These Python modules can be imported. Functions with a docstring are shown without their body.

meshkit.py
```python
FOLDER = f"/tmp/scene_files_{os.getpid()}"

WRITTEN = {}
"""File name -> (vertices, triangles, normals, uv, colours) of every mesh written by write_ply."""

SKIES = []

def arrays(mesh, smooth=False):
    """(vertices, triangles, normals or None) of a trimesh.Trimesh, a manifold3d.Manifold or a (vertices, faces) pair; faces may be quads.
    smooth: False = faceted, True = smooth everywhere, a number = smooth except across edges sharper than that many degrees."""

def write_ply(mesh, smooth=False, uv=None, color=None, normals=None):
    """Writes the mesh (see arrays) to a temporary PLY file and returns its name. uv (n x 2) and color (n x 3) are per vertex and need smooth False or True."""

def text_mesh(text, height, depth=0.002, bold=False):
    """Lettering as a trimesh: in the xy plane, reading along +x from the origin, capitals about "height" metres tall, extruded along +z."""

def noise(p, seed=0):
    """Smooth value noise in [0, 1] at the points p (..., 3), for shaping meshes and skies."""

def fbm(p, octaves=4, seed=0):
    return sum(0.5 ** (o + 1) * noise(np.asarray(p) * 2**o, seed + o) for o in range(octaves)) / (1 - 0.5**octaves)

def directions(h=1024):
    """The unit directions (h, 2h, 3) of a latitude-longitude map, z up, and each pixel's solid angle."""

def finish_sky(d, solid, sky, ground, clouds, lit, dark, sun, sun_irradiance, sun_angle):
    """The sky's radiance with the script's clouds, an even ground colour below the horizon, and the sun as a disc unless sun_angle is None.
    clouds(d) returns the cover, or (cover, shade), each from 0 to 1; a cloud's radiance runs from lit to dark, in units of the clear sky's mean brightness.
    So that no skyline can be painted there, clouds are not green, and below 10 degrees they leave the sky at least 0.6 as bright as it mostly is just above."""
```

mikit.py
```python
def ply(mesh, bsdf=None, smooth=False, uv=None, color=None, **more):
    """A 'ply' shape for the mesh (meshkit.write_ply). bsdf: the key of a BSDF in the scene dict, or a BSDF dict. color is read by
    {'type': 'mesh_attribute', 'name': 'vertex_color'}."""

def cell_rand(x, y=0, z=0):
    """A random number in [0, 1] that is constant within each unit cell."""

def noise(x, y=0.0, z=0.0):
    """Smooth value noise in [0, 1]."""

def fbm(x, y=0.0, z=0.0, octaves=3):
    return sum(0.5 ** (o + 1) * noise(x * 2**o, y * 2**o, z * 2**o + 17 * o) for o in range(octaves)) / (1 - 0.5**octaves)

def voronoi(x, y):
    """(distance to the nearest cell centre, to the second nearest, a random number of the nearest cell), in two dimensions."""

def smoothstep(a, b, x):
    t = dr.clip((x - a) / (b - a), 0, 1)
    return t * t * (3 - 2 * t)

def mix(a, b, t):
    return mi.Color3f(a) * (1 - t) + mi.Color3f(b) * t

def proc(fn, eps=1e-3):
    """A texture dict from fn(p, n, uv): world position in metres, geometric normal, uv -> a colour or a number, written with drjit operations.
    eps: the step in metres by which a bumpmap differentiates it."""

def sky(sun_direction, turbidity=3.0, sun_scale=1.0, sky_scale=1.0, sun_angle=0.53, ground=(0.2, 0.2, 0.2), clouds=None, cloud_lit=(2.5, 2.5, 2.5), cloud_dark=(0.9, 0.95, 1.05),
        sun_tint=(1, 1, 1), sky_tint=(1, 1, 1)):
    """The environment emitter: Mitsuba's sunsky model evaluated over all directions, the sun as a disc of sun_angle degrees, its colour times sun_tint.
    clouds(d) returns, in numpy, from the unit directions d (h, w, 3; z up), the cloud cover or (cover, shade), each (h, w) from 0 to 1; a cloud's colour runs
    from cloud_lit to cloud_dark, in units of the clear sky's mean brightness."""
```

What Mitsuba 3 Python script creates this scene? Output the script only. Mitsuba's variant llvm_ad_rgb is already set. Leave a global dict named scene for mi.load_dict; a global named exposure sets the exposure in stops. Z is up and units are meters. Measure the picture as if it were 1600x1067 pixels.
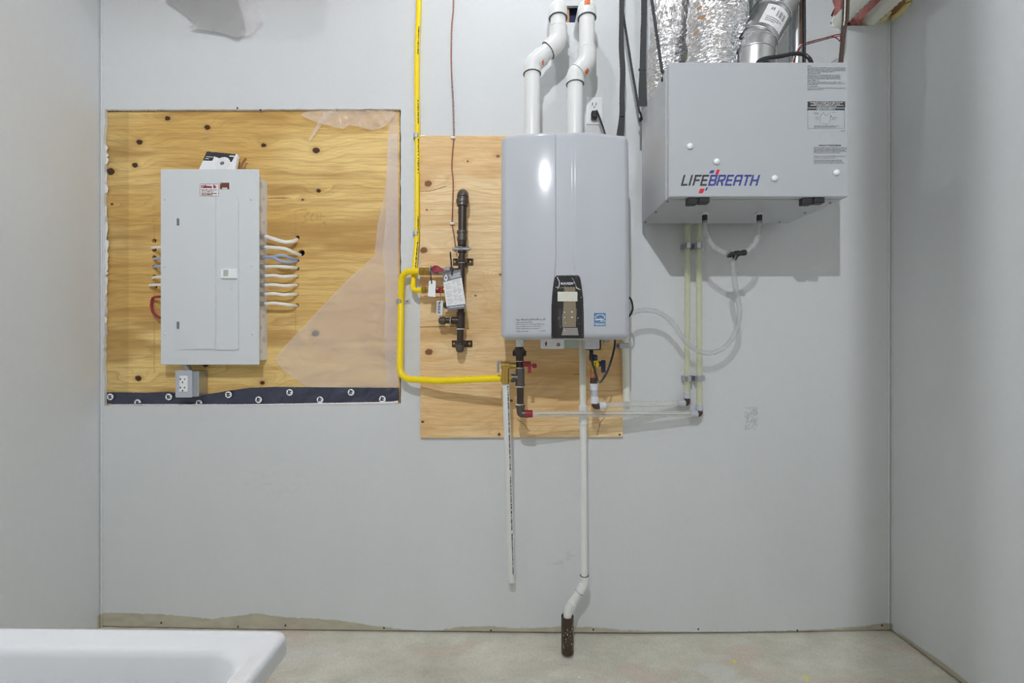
import math, numpy as np, trimesh, mitsuba as mi, drjit as dr, mikit, meshkit
from shapely.geometry import Polygon, LineString, Point, box as sbox
from shapely.ops import unary_union
from shapely import affinity
from mikit import noise, fbm, smoothstep, mix, cell_rand
T = mi.ScalarTransform4f
scene, labels = {}, {}
# ---------------------------------------------------------------- camera, lamps, exposure
D, F, CX, CY, CZ = 1.90, 711.0, 803.0, 540.0, 1.192      # distance to back wall (m), focal length (px of 1600), vanishing point, eye height
scene['camera'] = {'type': 'perspective', 'fov': math.degrees(2 * math.atan(800 / F)), 'fov_axis': 'x', 'near_clip': 0.02, 'far_clip': 60.0,
                   'principal_point_offset_x': (800 - CX) / 1600, 'principal_point_offset_y': (533.5 - CY) / 1067,
                   'to_world': T().look_at(origin=[0, -D, CZ], target=[0, 0, CZ], up=[0, 0, 1])}
BULB, BULB_R, BULB_L = (-0.195, -2.40, 2.76), 0.010, (25000.0, 25700.0, 26700.0)      # bare bulb hanging behind the camera
NEAR, NEAR_R, NEAR_L = (0.0, -0.60, 3.00), 0.016, (640.0, 660.0, 685.0)             # bare bulb on the ceiling in front of the water heater
exposure = 0.13
H_CEIL, X_L, X_R, Y_F = 3.15, -1.727, 1.572, -3.4

def W(px, py, y=0.0):
    d = D + y
    return np.array([(px - CX) * d / F, y, CZ + (CY - py) * d / F])
def S(px, y=0.0): return px * (D + y) / F

# ---------------------------------------------------------------- materials
def lin(*c):
    c = np.array(c, float) / 255
    return [float(v) for v in np.where(c <= .04045, c / 12.92, ((c + .055) / 1.055) ** 2.4)]
def rgb(c): return {'type': 'rgb', 'value': [float(v) for v in c]}
def pr(col, rough=.5, metal=0., **k):
    b = {'type': 'principled', 'base_color': rgb(col) if not isinstance(col, dict) else col, 'roughness': rough, 'metallic': metal, **k}
    return {'type': 'twosided', 'bsdf': b}
def mat(name, b): scene['mat_' + name] = b
def hat(x, table):
    """piecewise linear function of x from a table [(x, v), ...]"""
    v = mi.Float(table[0][1])
    for (a, va), (b, vb) in zip(table[:-1], table[1:]):
        v = v + (vb - va) * dr.clip((x - a) / (b - a), 0, 1)
    return v
RAW_Z = [(W(x, 0)[0], CZ + (CY - y) * D / F) for x, y in ((150, 960), (165, 957), (260, 960), (330, 967), (400, 958), (440, 964), (520, 968), (548, 972), (580, 977), (620, 982), (660, 986), (690, 984), (720, 979), (760, 978), (800, 981), (840, 981), (870, 979), (930, 980), (970, 984), (1050, 987), (1200, 986), (1290, 983), (1340, 979), (1384, 973), (1400, 972))]
WALL = (.615, .635, .645)
def wall_col(p, n, uv):
    x, y, z = p.x, p.y, p.z
    m = .5 * fbm(x * 2.1 + y * 1.7, z * 1.3, 2.0, 3) + .5 * fbm(x * 7 + y * 6, z * 2.2, 5.0, 2)
    roll = noise(x * 90 + y * 80, z * 60, 1.0)
    c = mi.Color3f(*WALL) * (.955 + .06 * m + .022 * roll)
    s = dr.maximum(dr.abs(x - 0.992) / .030, dr.abs(z - .888) / .052)        # rubbed grey smudge
    s = smoothstep(1.0, .85, s) * smoothstep(.42, .6, noise(x * 210, z * 170, 3.0))
    t = smoothstep(1.0, .3, dr.sqrt(dr.square((x - .205) / .10) + dr.square((z - .29 - (x - .205) * .4) / .05))) * smoothstep(.5, .72, fbm(x * 35, z * 60, 8.0, 2))
    u = smoothstep(1.0, .2, dr.sqrt(dr.square((x + 1.0) / .22) + dr.square((z - .62) / .10))) * smoothstep(.52, .7, fbm(x * 40, z * 70, 4.0, 2))
    c = mix(c, (.44, .45, .48), .75 * s + .30 * t + .12 * u)
    raw = hat(x, RAW_Z) + .006 * (fbm(x * 60, z * 40, 1.0, 2) - .5)
    rawm = smoothstep(.0022, -.0022, z - raw) * smoothstep(-.02, -.005, y)
    side = smoothstep(.004, -.004, z - .012 - .030 * noise(y * 9, 3.0, x)) * smoothstep(1.5, 1.56, x) * smoothstep(-.03, -.06, y)
    rw = mi.Color3f(.46, .43, .34) * (.88 + .2 * fbm(x * 25, z * 60, y * 20, 2))
    return mix(c, rw, dr.maximum(rawm, side))
mat('wall', pr(mikit.proc(wall_col), .62, specular=.3))
def floor_col(p, n, uv):
    x, y = p.x, p.y
    a, b = fbm(x * 3.2, y * 5, 1.0, 4), fbm(x * 13, y * 22, 7.0, 3)
    c = mix((.46, .44, .365), (.74, .715, .62), .55 * a + .55 * b - .06)
    c = mix(c, (.60, .46, .39), .40 * smoothstep(.60, .74, fbm(x * 5.5 + 4, y * 9 + 2, 3.0, 3)))
    c = mix(c, (.66, .66, .63), .5 * smoothstep(.6, .75, fbm(x * 4 + 11, y * 7, 9.0, 3)))
    for px, py, r in ((1148, 1029, .010), (1166, 1064, .010), (1260, 1055, .011), (905, 1052, .005)):
        d = 1.192 * F / (py - CY); kx, ky = (px - CX) * d / F, d - D
        c = mix(c, (.72, .68, .10) if r > .006 else (.8, .8, .78), .8 * smoothstep(1.2, .5, dr.sqrt(dr.square(x - kx) + dr.square((y - ky) * .8)) / r + .5 * (fbm(x * 160, y * 160, 2.0, 2) - .5)))
    return c * (.93 + .14 * noise(x * 220, y * 220, 4.0))
mat('floor', pr(mikit.proc(floor_col), .75, specular=.25))
mat('ceiling', pr((.36, .35, .34), .85))
def wood(base, light, dark, knots, strip=None, freq=15.0, seed=0.0, heart=(.040, .010, .009)):
    def fn(p, n, uv):
        x, z = p.x, p.z
        h = z * freq + 4.2 * noise(x * 1.15 + seed, z * 3.1, 1.0 + seed) + 1.1 * noise(x * 3.7, z * 14 + seed, 2.0) + .25 * noise(x * 14, z * 55, 3.0)
        spot, halo = mi.Float(0), mi.Float(0)
        for kx, kz, r in knots:
            q = dr.sqrt(dr.square((x - kx) / 1.25) + dr.square(z - kz))
            h = h + .9 * dr.exp(-dr.square((x - kx) / (7 * r)) - dr.square((z - kz) / (3.2 * r)))
            q = q * (1 + .25 * (noise(x * 160, z * 160, 5.0) - .5))
            spot = dr.maximum(spot, smoothstep(1.0, .72, q / r)); halo = dr.maximum(halo, smoothstep(2.3, .8, q / r))
        f = h - dr.floor(h)
        line = smoothstep(.45, .93, f) * smoothstep(1.0, .96, f)
        f2 = h * 3.1 - dr.floor(h * 3.1)
        line2 = smoothstep(.55, .95, f2) * smoothstep(1.0, .95, f2)
        c = mix(base, light, smoothstep(.32, .7, fbm(x * 1.6 + seed, z * 5.5, 6.0, 3)))
        c = mix(c, dark, .34 * line * (.3 + .7 * noise(x * 2.2, z * 7, 8.0)) + .20 * line2)
        c = mix(c, dark, .30 * smoothstep(.55, .8, noise(x * 5 + seed, z * 130, 9.0)))
        c = c * (.90 + .2 * noise(x * 26, z * 520, 1.0))
        c = mix(c, dark, .60 * smoothstep(.57, .78, fbm(x * 3.0 + 9 + seed, z * 13, 4.0, 3)))
        if strip: c = c * (1 - strip[1] * (1 - smoothstep(-.006, .006, x - strip[0])))
        c = mix(c, dark, .35 * halo)
        return mix(c, heart, spot * .95)
    return fn
def kn(lst, y): return [(W(a, b, y)[0], W(a, b, y)[2], S(r, y)) for a, b, r in lst]
KA = kn([(262, 185, 4.2), (324, 199, 4.2), (218, 222, 4.6), (211, 258, 4.4), (173, 268, 6), (412, 227, 3.6), (494, 235, 5.2), (498, 298, 3.4), (216, 591, 4.8), (493, 521, 5.5), (410, 598, 3.6), (321, 570, 4), (473, 312, 1.6), (175, 319, 1.8)], .014)
KB = kn([(669, 287, 5.5), (778, 244, 2.6), (662, 391, 5.5), (670, 550, 5.5), (667, 328, 1.4), (731, 252, 1.6), (782, 429, 2.0), (743, 462, 1.5), (661, 659, 1.8), (780, 679, 2.2), (799, 626, 2.5), (731, 513, 1.6)], -.016)
mat('ply_old', pr(mikit.proc(wood((.66, .42, .135), (.80, .58, .235), (.40, .215, .060), KA, (W(201, 0, .014)[0], .14), 15.0, 0.0)), .55, specular=.3))
mat('ply_new', pr(mikit.proc(wood((.74, .50, .245), (.84, .635, .365), (.54, .30, .11), KB, None, 10.0, 5.3, (.20, .075, .035))), .6, specular=.3))
mat('panel_paint', pr((.62, .645, .665), .42, specular=.4))
mat('panel_body', pr((.66, .68, .71), .45, specular=.4))
mat('heater', pr((.455, .475, .51), .13, specular=.5))
mat('ventilator', pr((.425, .445, .47), .36, specular=.45))
mat('pvc', pr((.70, .71, .70), .3, specular=.5))
mat('pvc_cream', pr((.72, .72, .64), .35, specular=.5))
mat('yellow', pr((.88, .66, .005), .38, specular=.45))
mat('ink', pr((.035, .035, .04), .6))
mat('grey_ink', pr((.20, .21, .22), .6))
mat('faint_ink', pr((.40, .41, .42), .6))
mat('pencil', pr((.36, .22, .08), .7))
mat('purple_line', pr((.10, .10, .11), .5))
mat('orange_label', pr((.62, .16, .045), .5))
mat('red_label', pr((.42, .05, .035), .5))
mat('iron', pr((.048, .034, .028), .34, .25, specular=.5))
mat('iron_cast', pr((.11, .095, .085), .38, .5))
mat('dope', pr((.72, .71, .68), .7))
mat('brass', pr((.60, .40, .11), .25, .9))
mat('zinc', pr((.46, .48, .51), .28, .85))
mat('dark_zinc', pr((.20, .20, .21), .35, .7))
mat('copper', pr((.62, .26, .14), .35, .8))
mat('copper_wire', pr((.33, .14, .085), .45, .4))
mat('red_handle', pr((.27, .022, .040), .35))
mat('blue_handle', pr((.022, .028, .09), .35))
mat('black', pr((.018, .018, .020), .38))
mat('webbing', pr((.040, .041, .044), .75))
mat('dark_brown', pr((.055, .030, .022), .42))
mat('brown_cable', pr((.085, .055, .042), .5))
mat('grey_plastic', pr((.44, .46, .50), .4))
mat('light_plastic', pr((.62, .64, .68), .4))
mat('white_plastic', pr((.78, .80, .81), .32))
mat('white_cable', pr((.76, .75, .70), .42))
mat('blue_cable', pr((.30, .37, .52), .42))
mat('red_cable', pr((.30, .025, .05), .42))
mat('paper', pr((.74, .74, .74), .7))
mat('knockout_paint', pr((.50, .52, .55), .5))
mat('grip', pr((.24, .23, .215), .35))
mat('tag_dark', pr((.16, .17, .19), .5))
mat('blue_label', pr((.09, .19, .34), .45))
mat('logo_blue', pr((.045, .055, .25), .45))
mat('logo_red', pr((.60, .02, .03), .45))
mat('sticker_brown', pr((.14, .04, .02), .45))
mat('gloss_black', pr((.022, .020, .020), .10, specular=.55))
mat('display', pr((.215, .175, .12), .3))
mat('display_tape', pr((.60, .61, .52), .3))
mat('film_streak', pr((.55, .55, .56), .2))
mat('latch_green', pr((.40, .47, .40), .4))
mat('foil', {'type': 'twosided', 'bsdf': {'type': 'roughconductor', 'material': 'Al', 'alpha': .11}})
mat('galvanized', {'type': 'twosided', 'bsdf': {'type': 'roughconductor', 'eta': rgb((1.6, 1.5, 1.4)), 'k': rgb((4.3, 4.3, 4.3)), 'alpha': .13}})
mat('foil_rust', pr((.36, .19, .09), .6))
mat('rust', pr((.13, .075, .045), .6))
mat('crack', pr((.17, .085, .04), .7))
mat('pink_wool', pr((.50, .215, .20), .95))
mat('spray_foam', pr((.70, .62, .30), .9))
mat('sheathing', pr((.050, .060, .13), .3))
mat('lumber', pr((.45, .25, .12), .7))
mat('cavity', pr((.06, .05, .045), .9))
mat('membrane', pr((.036, .040, .072), .24, specular=.7))
mat('torn_paper', pr((.74, .74, .72), .8))
mat('rubber_brown', pr((.040, .024, .012), .3))
mat('tub', pr((.56, .57, .58), .16, specular=.5))
mat('knob', pr((.80, .82, .84), .28))
def clear(col, w, rough=.2):
    return {'type': 'blendbsdf', 'weight': w, 'a': {'type': 'thindielectric', 'int_ior': 1.35}, 'b': {'type': 'twosided', 'bsdf': {'type': 'principled', 'base_color': rgb(col), 'roughness': rough}}}
mat('poly_film', clear((.92, .87, .88), .27, .18))
mat('vinyl', clear((.58, .59, .61), .30, .12))
mat('pex', clear((.74, .75, .68), .34, .25))
mat('pex_yellow', clear((.74, .76, .50), .40, .25))
mat('sheet_dark', clear((.44, .44, .44), .66, .3))

# ---------------------------------------------------------------- mesh helpers
def cat(ms): return trimesh.util.concatenate([m for m in ms if m is not None])
def bx(x0, x1, y0, y1, z0, z1, c=0.0):
    lo, hi = np.minimum([x0, y0, z0], [x1, y1, z1]), np.maximum([x0, y0, z0], [x1, y1, z1])
    if c <= 0:
        return trimesh.creation.box(bounds=[lo, hi])
    c = min(c, .49 * float((hi - lo).min()))
    pts = [[(lo[0], hi[0])[i] + (1 - 2 * i) * a, (lo[1], hi[1])[j] + (1 - 2 * j) * b, (lo[2], hi[2])[k] + (1 - 2 * k) * d]
           for i in (0, 1) for j in (0, 1) for k in (0, 1) for a, b, d in ((c, c, 0), (c, 0, c), (0, c, c))]
    return trimesh.convex.convex_hull(np.array(pts))
def pbox(px0, px1, py0, py1, yf, yb, c=0.0):
    """box whose front face (at y = yf) covers the pixel rectangle"""
    a, b = W(px0, py0, yf), W(px1, py1, yf)
    return bx(a[0], b[0], yf, yb, a[2], b[2], c)
def frames(pts):
    t = np.gradient(pts, axis=0); t /= np.linalg.norm(t, axis=1, keepdims=True) + 1e-12
    u = np.cross(t[0], [0, 0, 1.0] if abs(t[0][2]) < .8 else [1.0, 0, 0]); u /= np.linalg.norm(u)
    U = []
    for k in range(len(pts)):
        u = u - t[k] * np.dot(u, t[k]); u /= np.linalg.norm(u); U.append(u.copy())
    U = np.array(U); return t, U, np.cross(t, U)
def spline(pts, n=8):
    p = np.asarray(pts, float); p = np.vstack([2 * p[0] - p[1], p, 2 * p[-1] - p[-2]]); out = []
    for i in range(1, len(p) - 2):
        for s in np.arange(n) / n:
            out.append(.5 * (2 * p[i] + (p[i + 1] - p[i - 1]) * s + (2 * p[i - 1] - 5 * p[i] + 4 * p[i + 1] - p[i + 2]) * s * s + (3 * p[i] - p[i - 1] - 3 * p[i + 1] + p[i + 2]) * s ** 3))
    out.append(p[-2]); return np.array(out)
def tube(pts, r, n=12, smooth=0, cap=True, flat=None):
    p = spline(pts, smooth) if smooth else np.asarray(pts, float)
    t, U, V = frames(p); m = len(p)
    r = np.interp(np.linspace(0, 1, m), np.linspace(0, 1, len(r)), r) if np.ndim(r) else np.full(m, r)
    a = np.arange(n) * 2 * math.pi / n
    f1, f2 = flat or (1, 1)
    v = (p[:, None] + r[:, None, None] * (np.cos(a)[None, :, None] * U[:, None] * f1 + np.sin(a)[None, :, None] * V[:, None] * f2)).reshape(-1, 3)
    f = []
    for i in range(m - 1):
        for j in range(n):
            q, w = i * n + j, i * n + (j + 1) % n
            f += [[q, w, w + n], [q, w + n, q + n]]
    if cap:
        v = np.vstack([v, p[0], p[-1]]); c0, c1 = len(v) - 2, len(v) - 1
        for j in range(n):
            f += [[c0, (j + 1) % n, j], [c1, (m - 1) * n + j, (m - 1) * n + (j + 1) % n]]
    return trimesh.Trimesh(v, f, process=False)
def rev(p0, p1, prof, n=24):
    """solid of revolution about p0->p1; prof [(t along the axis 0..1, radius)]"""
    p0, p1 = np.asarray(p0, float), np.asarray(p1, float)
    pts, rr = [], []
    e = 1e-5
    v, f, t = [], [], (p1 - p0) / np.linalg.norm(p1 - p0)
    u = np.cross(t, [0, 0, 1.0] if abs(t[2]) < .8 else [1.0, 0, 0]); u /= np.linalg.norm(u); w = np.cross(t, u)
    a = np.arange(n) * 2 * math.pi / n
    for s, r in prof:
        v.append(p0 + (p1 - p0) * s + r * (np.cos(a)[:, None] * u + np.sin(a)[:, None] * w))
    v = np.vstack(v); m = len(prof)
    for i in range(m - 1):
        for j in range(n):
            q, k = i * n + j, i * n + (j + 1) % n
            f += [[q, k, k + n], [q, k + n, q + n]]
    v = np.vstack([v, p0 + (p1 - p0) * prof[0][0], p0 + (p1 - p0) * prof[-1][0]]); c0, c1 = len(v) - 2, len(v) - 1
    for j in range(n):
        f += [[c0, (j + 1) % n, j], [c1, (m - 1) * n + j, (m - 1) * n + (j + 1) % n]]
    return trimesh.Trimesh(v, f, process=False)
def cyl(p0, p1, r, n=20, c=.12):
    L = np.linalg.norm(np.asarray(p1, float) - np.asarray(p0, float)); e = min(.3, c * r / L)
    return rev(p0, p1, [(0, r * (1 - c)), (e, r), (1 - e, r), (1, r * (1 - c))], n)
def arc(pts, rad, n=8):
    """polyline with its inner corners rounded to the radius"""
    p = [np.asarray(q, float) for q in pts]; out = [p[0]]
    for a, b, c in zip(p[:-2], p[1:-1], p[2:]):
        u, v = (a - b), (c - b); lu, lv = np.linalg.norm(u), np.linalg.norm(v); u, v = u / lu, v / lv
        th = math.acos(np.clip(np.dot(u, v), -1, 1)); d = min(rad / max(math.tan(th / 2), 1e-6), .49 * lu, .49 * lv)
        s, e = b + u * d, b + v * d
        for k in range(n + 1):
            q = k / n; out.append((1 - q) ** 2 * s + 2 * q * (1 - q) * b + q * q * e)
    out.append(p[-1]); return np.array(out)
def extr(poly, y0, y1):
    """shapely polygon in (x, z) extruded from y0 (front) to y1"""
    ms = []
    for g in getattr(poly, 'geoms', [poly]):
        if g.is_empty or g.area < 1e-10: continue
        m = trimesh.creation.extrude_polygon(g, abs(y1 - y0), engine='earcut')
        v = m.vertices.copy(); m.vertices = np.stack([v[:, 0], max(y0, y1) - v[:, 2], v[:, 1]], 1); ms.append(m)
    return cat(ms)
def ppoly(pts, y):
    return Polygon([tuple(W(a, b, y)[[0, 2]]) for a, b in pts])
def quads(rects, yf):
    """flat print: rectangles (x0, x1, z0, z1); yf is a number or a function of x, z"""
    v, f = [], []
    for x0, x1, z0, z1 in rects:
        k = len(v)
        for x, z in ((x0, z0), (x1, z0), (x1, z1), (x0, z1)):
            v.append([x, yf(x, z) if callable(yf) else yf, z])
        f += [[k, k + 1, k + 2], [k, k + 2, k + 3]]
    return trimesh.Trimesh(np.array(v), f, process=False)
def lines_of_print(px0, px1, rows, yp, hpx, seed, yf=None, fill=.86, gap=.3):
    """illegible small print: rows [(py, end fraction)] of letter-sized marks"""
    g = np.random.default_rng(seed); out = []
    for py, end in rows:
        x = px0
        while x < px0 + (px1 - px0) * end:
            for _ in range(g.integers(2, 8)):
                w = hpx * g.uniform(.35, .6); h = hpx * g.choice([.62, .62, 1.0])
                a, b = W(x, py, yp), W(x + w * fill, py - h, yp); out.append((a[0], b[0], a[2], b[2])); x += w
                if x > px0 + (px1 - px0) * end: break
            x += hpx * .45
    return quads(out, yp - .0006 if yf is None else yf)
def text_front(s, px, py, y, hpx, bold=False, depth=.0006):
    m = meshkit.text_mesh(s, S(hpx, y), depth, bold); o = W(px, py, y)
    v = m.vertices.copy(); m.vertices = np.stack([o[0] + v[:, 0], y - v[:, 2], o[2] + v[:, 1]], 1); return m
used = {}
def pieces(parent, name, meshes, m, smooth=35, label=None):
    for q in meshes: part(parent, name, q, m, smooth, label)
def uniq(k):
    if k not in scene and k not in labels and k not in used: used[k] = 1; return k
    i = used.get(k, 1)
    while f'{k}_{i:03d}' in scene or f'{k}_{i:03d}' in labels or f'{k}_{i:03d}' in used: i += 1
    used[k] = i; used[f'{k}_{i:03d}'] = 1; return f'{k}_{i:03d}'
def thing(name, label, cat_, group=None):
    k = uniq(name); labels[k] = {'label': label, 'category': cat_}
    if group: labels[k]['group'] = group
    return k
def put(key, mesh, m, smooth=35): scene[key] = mikit.ply(mesh, 'mat_' + m, smooth=smooth)
def part(parent, name, mesh, m, smooth=35, label=None):
    k = uniq(parent + '__' + name); put(k, mesh, m, smooth)
    if label: labels[k] = {'label': label}
    return k
def solo(name, mesh, m, label, cat_, group=None, smooth=35):
    k = thing(name, label, cat_, group); put(k, mesh, m, smooth); return k
def struct(name, mesh, m, label=None, smooth=False):
    put(name, mesh, m, smooth); labels[name] = {'kind': 'structure'}
    if label: labels[name]['label'] = label
rng = np.random.default_rng(7)

# ---------------------------------------------------------------- the room
hole_pts = []
for a, b, n, amp in (((163, 634), (163.5, 171.5), 70, 1.6), ((163.5, 171.5), (626, 170.5), 60, .6), ((626, 170.5), (626.5, 631), 60, .8), ((626.5, 631), (163, 634), 50, .9)):
    for k in range(n):
        q = k / n; j = rng.normal(0, amp, 2) * .5
        hole_pts.append((a[0] + (b[0] - a[0]) * q + j[0], a[1] + (b[1] - a[1]) * q + j[1]))
opening = ppoly(hole_pts, 0).buffer(0)
vent_hole = ppoly([(869, 9), (926, 9), (926, 35), (869, 35)], 0)
corner_hole = ppoly([(1299, 41), (1297, 36), (1303, 30), (1298, 24), (1304, 12), (1300, 0), (1302, -40), (1384, -40), (1386, 8), (1380, 24), (1368, 34), (1361, 40.5), (1335, 40)], 0)
zf = lambda py: CZ + (CY - py) * D / F                      # height at the back wall of a pixel row
FLOOR_PX = [(160, 980), (400, 985), (640, 988), (870, 991), (1000, 992), (1120, 990.5), (1250, 988.5), (1391, 985)]
WALL_PX = [(160, 978), (400, 982.6), (640, 985), (870, 987.3), (1000, 988.4), (1120, 987.6), (1250, 986.2), (1391, 983.8)]
back = Polygon([(X_L - .1, zf(978))] + [(W(p_, 0)[0], zf(q_)) for p_, q_ in WALL_PX] + [(X_R + .1, zf(983.8)), (X_R + .1, H_CEIL), (X_L - .1, H_CEIL)]).difference(unary_union([opening, vent_hole, corner_hole]))
struct('wall_back', extr(back, 0, .0127), 'wall', 'light grey painted drywall with an opening cut around the old plywood')
part('wall_back', 'sheathing', bx(X_L - .1, X_R + .1, .052, .062, 0, H_CEIL), 'sheathing', False, 'dark blue sheathing behind the drywall')
part('wall_back', 'sill_plate', bx(X_L, X_R, .046, .0515, .0, .045), 'lumber', False, 'timber plate behind the gap at the floor')
part('wall_back', 'lumber_block', pbox(883, 889.5, 5, 40, .02, .051), 'lumber', False)
for a, b in ((252, 973), (372, 979), (446, 977), (600, 981), (767, 985), (927, 983.5), (1091, 983), (1246, 985), (1378, 977), (407, 172), (371, 169)):
    o = W(a, b); part('wall_back', 'screw', cyl(o + [0, .001, 0], o + [0, -.0012, 0], .0042, 10), 'dark_brown')
torn = []
for k in range(26):
    py = rng.uniform(180, 540) if k < 18 else rng.uniform(380, 470); h = rng.uniform(2, 11); w = rng.uniform(2.5, 6.5)
    torn.append(ppoly([(163.5, py - h), (163.5 + w * rng.uniform(.5, 1), py - h * .7), (163.5 + w, py), (163.5 + w * rng.uniform(.4, .9), py + h * .8), (163.5, py + h)], .004).buffer(0))
part('wall_back', 'torn_paper', extr(unary_union(torn), .004, .0055), 'torn_paper', False, 'torn white drywall paper along the left edge of the opening')
rag = [(1297, 41), (1301, 36), (1299, 31), (1303, 24), (1309, 28), (1313, 36), (1310, 40), (1304, 42)]
part('wall_back', 'torn_edge', extr(ppoly(rag, -.003).buffer(0), -.003, .006), 'torn_paper', False)
struct('wall_left', bx(X_L - .0127, X_L, Y_F, .0, .004, H_CEIL), 'wall', 'light grey painted drywall wall on the left')
struct('wall_right', bx(X_R, X_R + .0127, Y_F, .0, .010, H_CEIL), 'wall', 'light grey painted drywall wall on the right')
part('wall_right', 'sill_plate', bx(X_R + .046, X_R + .06, Y_F, .08, 0, .038), 'lumber', False)
struct('wall_front', bx(X_L - .1, X_R + .1, Y_F - .02, Y_F, 0, H_CEIL), 'ceiling', 'painted wall behind the camera')
struct('floor', extr(Polygon([(X_L - .1, -.12), (X_R + .1, -.12)] + [(a_, zf(b_)) for a_, b_ in ([(X_R + .1, 985)] + [(W(p_, 0)[0], q_) for p_, q_ in FLOOR_PX[::-1]] + [(X_L - .1, 980)])]), Y_F, .10), 'floor', 'bare stained concrete floor')
struct('ceiling', bx(X_L - .1, X_R + .1, Y_F, .10, H_CEIL, H_CEIL + .05), 'ceiling')
struct('trim_1', bx(X_L, -.546, -.22, -.182, 2.664, H_CEIL), 'lumber', 'timber ceiling joist on the left')
for k, (x0, x1, xs) in enumerate(((X_L, X_L + .014, 1), (X_R - .014, X_R, -1))):      # corner tape with its joint compound
    part('wall_back', 'corner_bead', tube([(x0 + .007 * 1, -.0015, .012), (x0 + .007, -.0015, H_CEIL)], .004, 6), 'wall', True)

# ---------------------------------------------------------------- old plywood in the opening
YA = .014
plate = ppoly([(158, 175), (240, 174.5), (340, 173.2), (345, 165), (505, 165), (520, 172), (560, 172.8), (624.6, 173.2), (625.2, 645), (158, 645)], YA)
HOLES = [(465, 371, 3.0), (471, 395, 5.0), (465, 407, 2.6), (465, 419.5, 2.8), (464, 432, 2.8), (464, 446, 2.8), (464, 460, 2.6), (464, 477, 3.0),
         (241, 376, 3.4), (241, 390, 3.4), (241, 402, 3.2), (241, 417, 3.2), (241, 432, 3), (242, 448, 3.6)]
drill = unary_union([Point(W(a, b, YA)[0], W(a, b, YA)[2]).buffer(S(r, YA), 6) for a, b, r in HOLES])
ply1 = thing('plywood_backboard', 'honey coloured knotty plywood board set into the wall opening behind the breaker panel', 'plywood board')
part(ply1, 'board', extr(plate.difference(drill), YA, YA + .018), 'ply_old', False)
pen = []
def stroke(pts, w=.55): pen.append(LineString([tuple(W(a, b, YA)[[0, 2]]) for a, b in pts]).buffer(S(w / 2, YA), 2))
stroke([(458, 332), (468, 328), (480, 326)]); stroke([(476, 328), (483, 333), (474, 338), (481, 342), (472, 349)]); stroke([(490, 333), (485, 340), (487, 346), (492, 345)])
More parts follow.
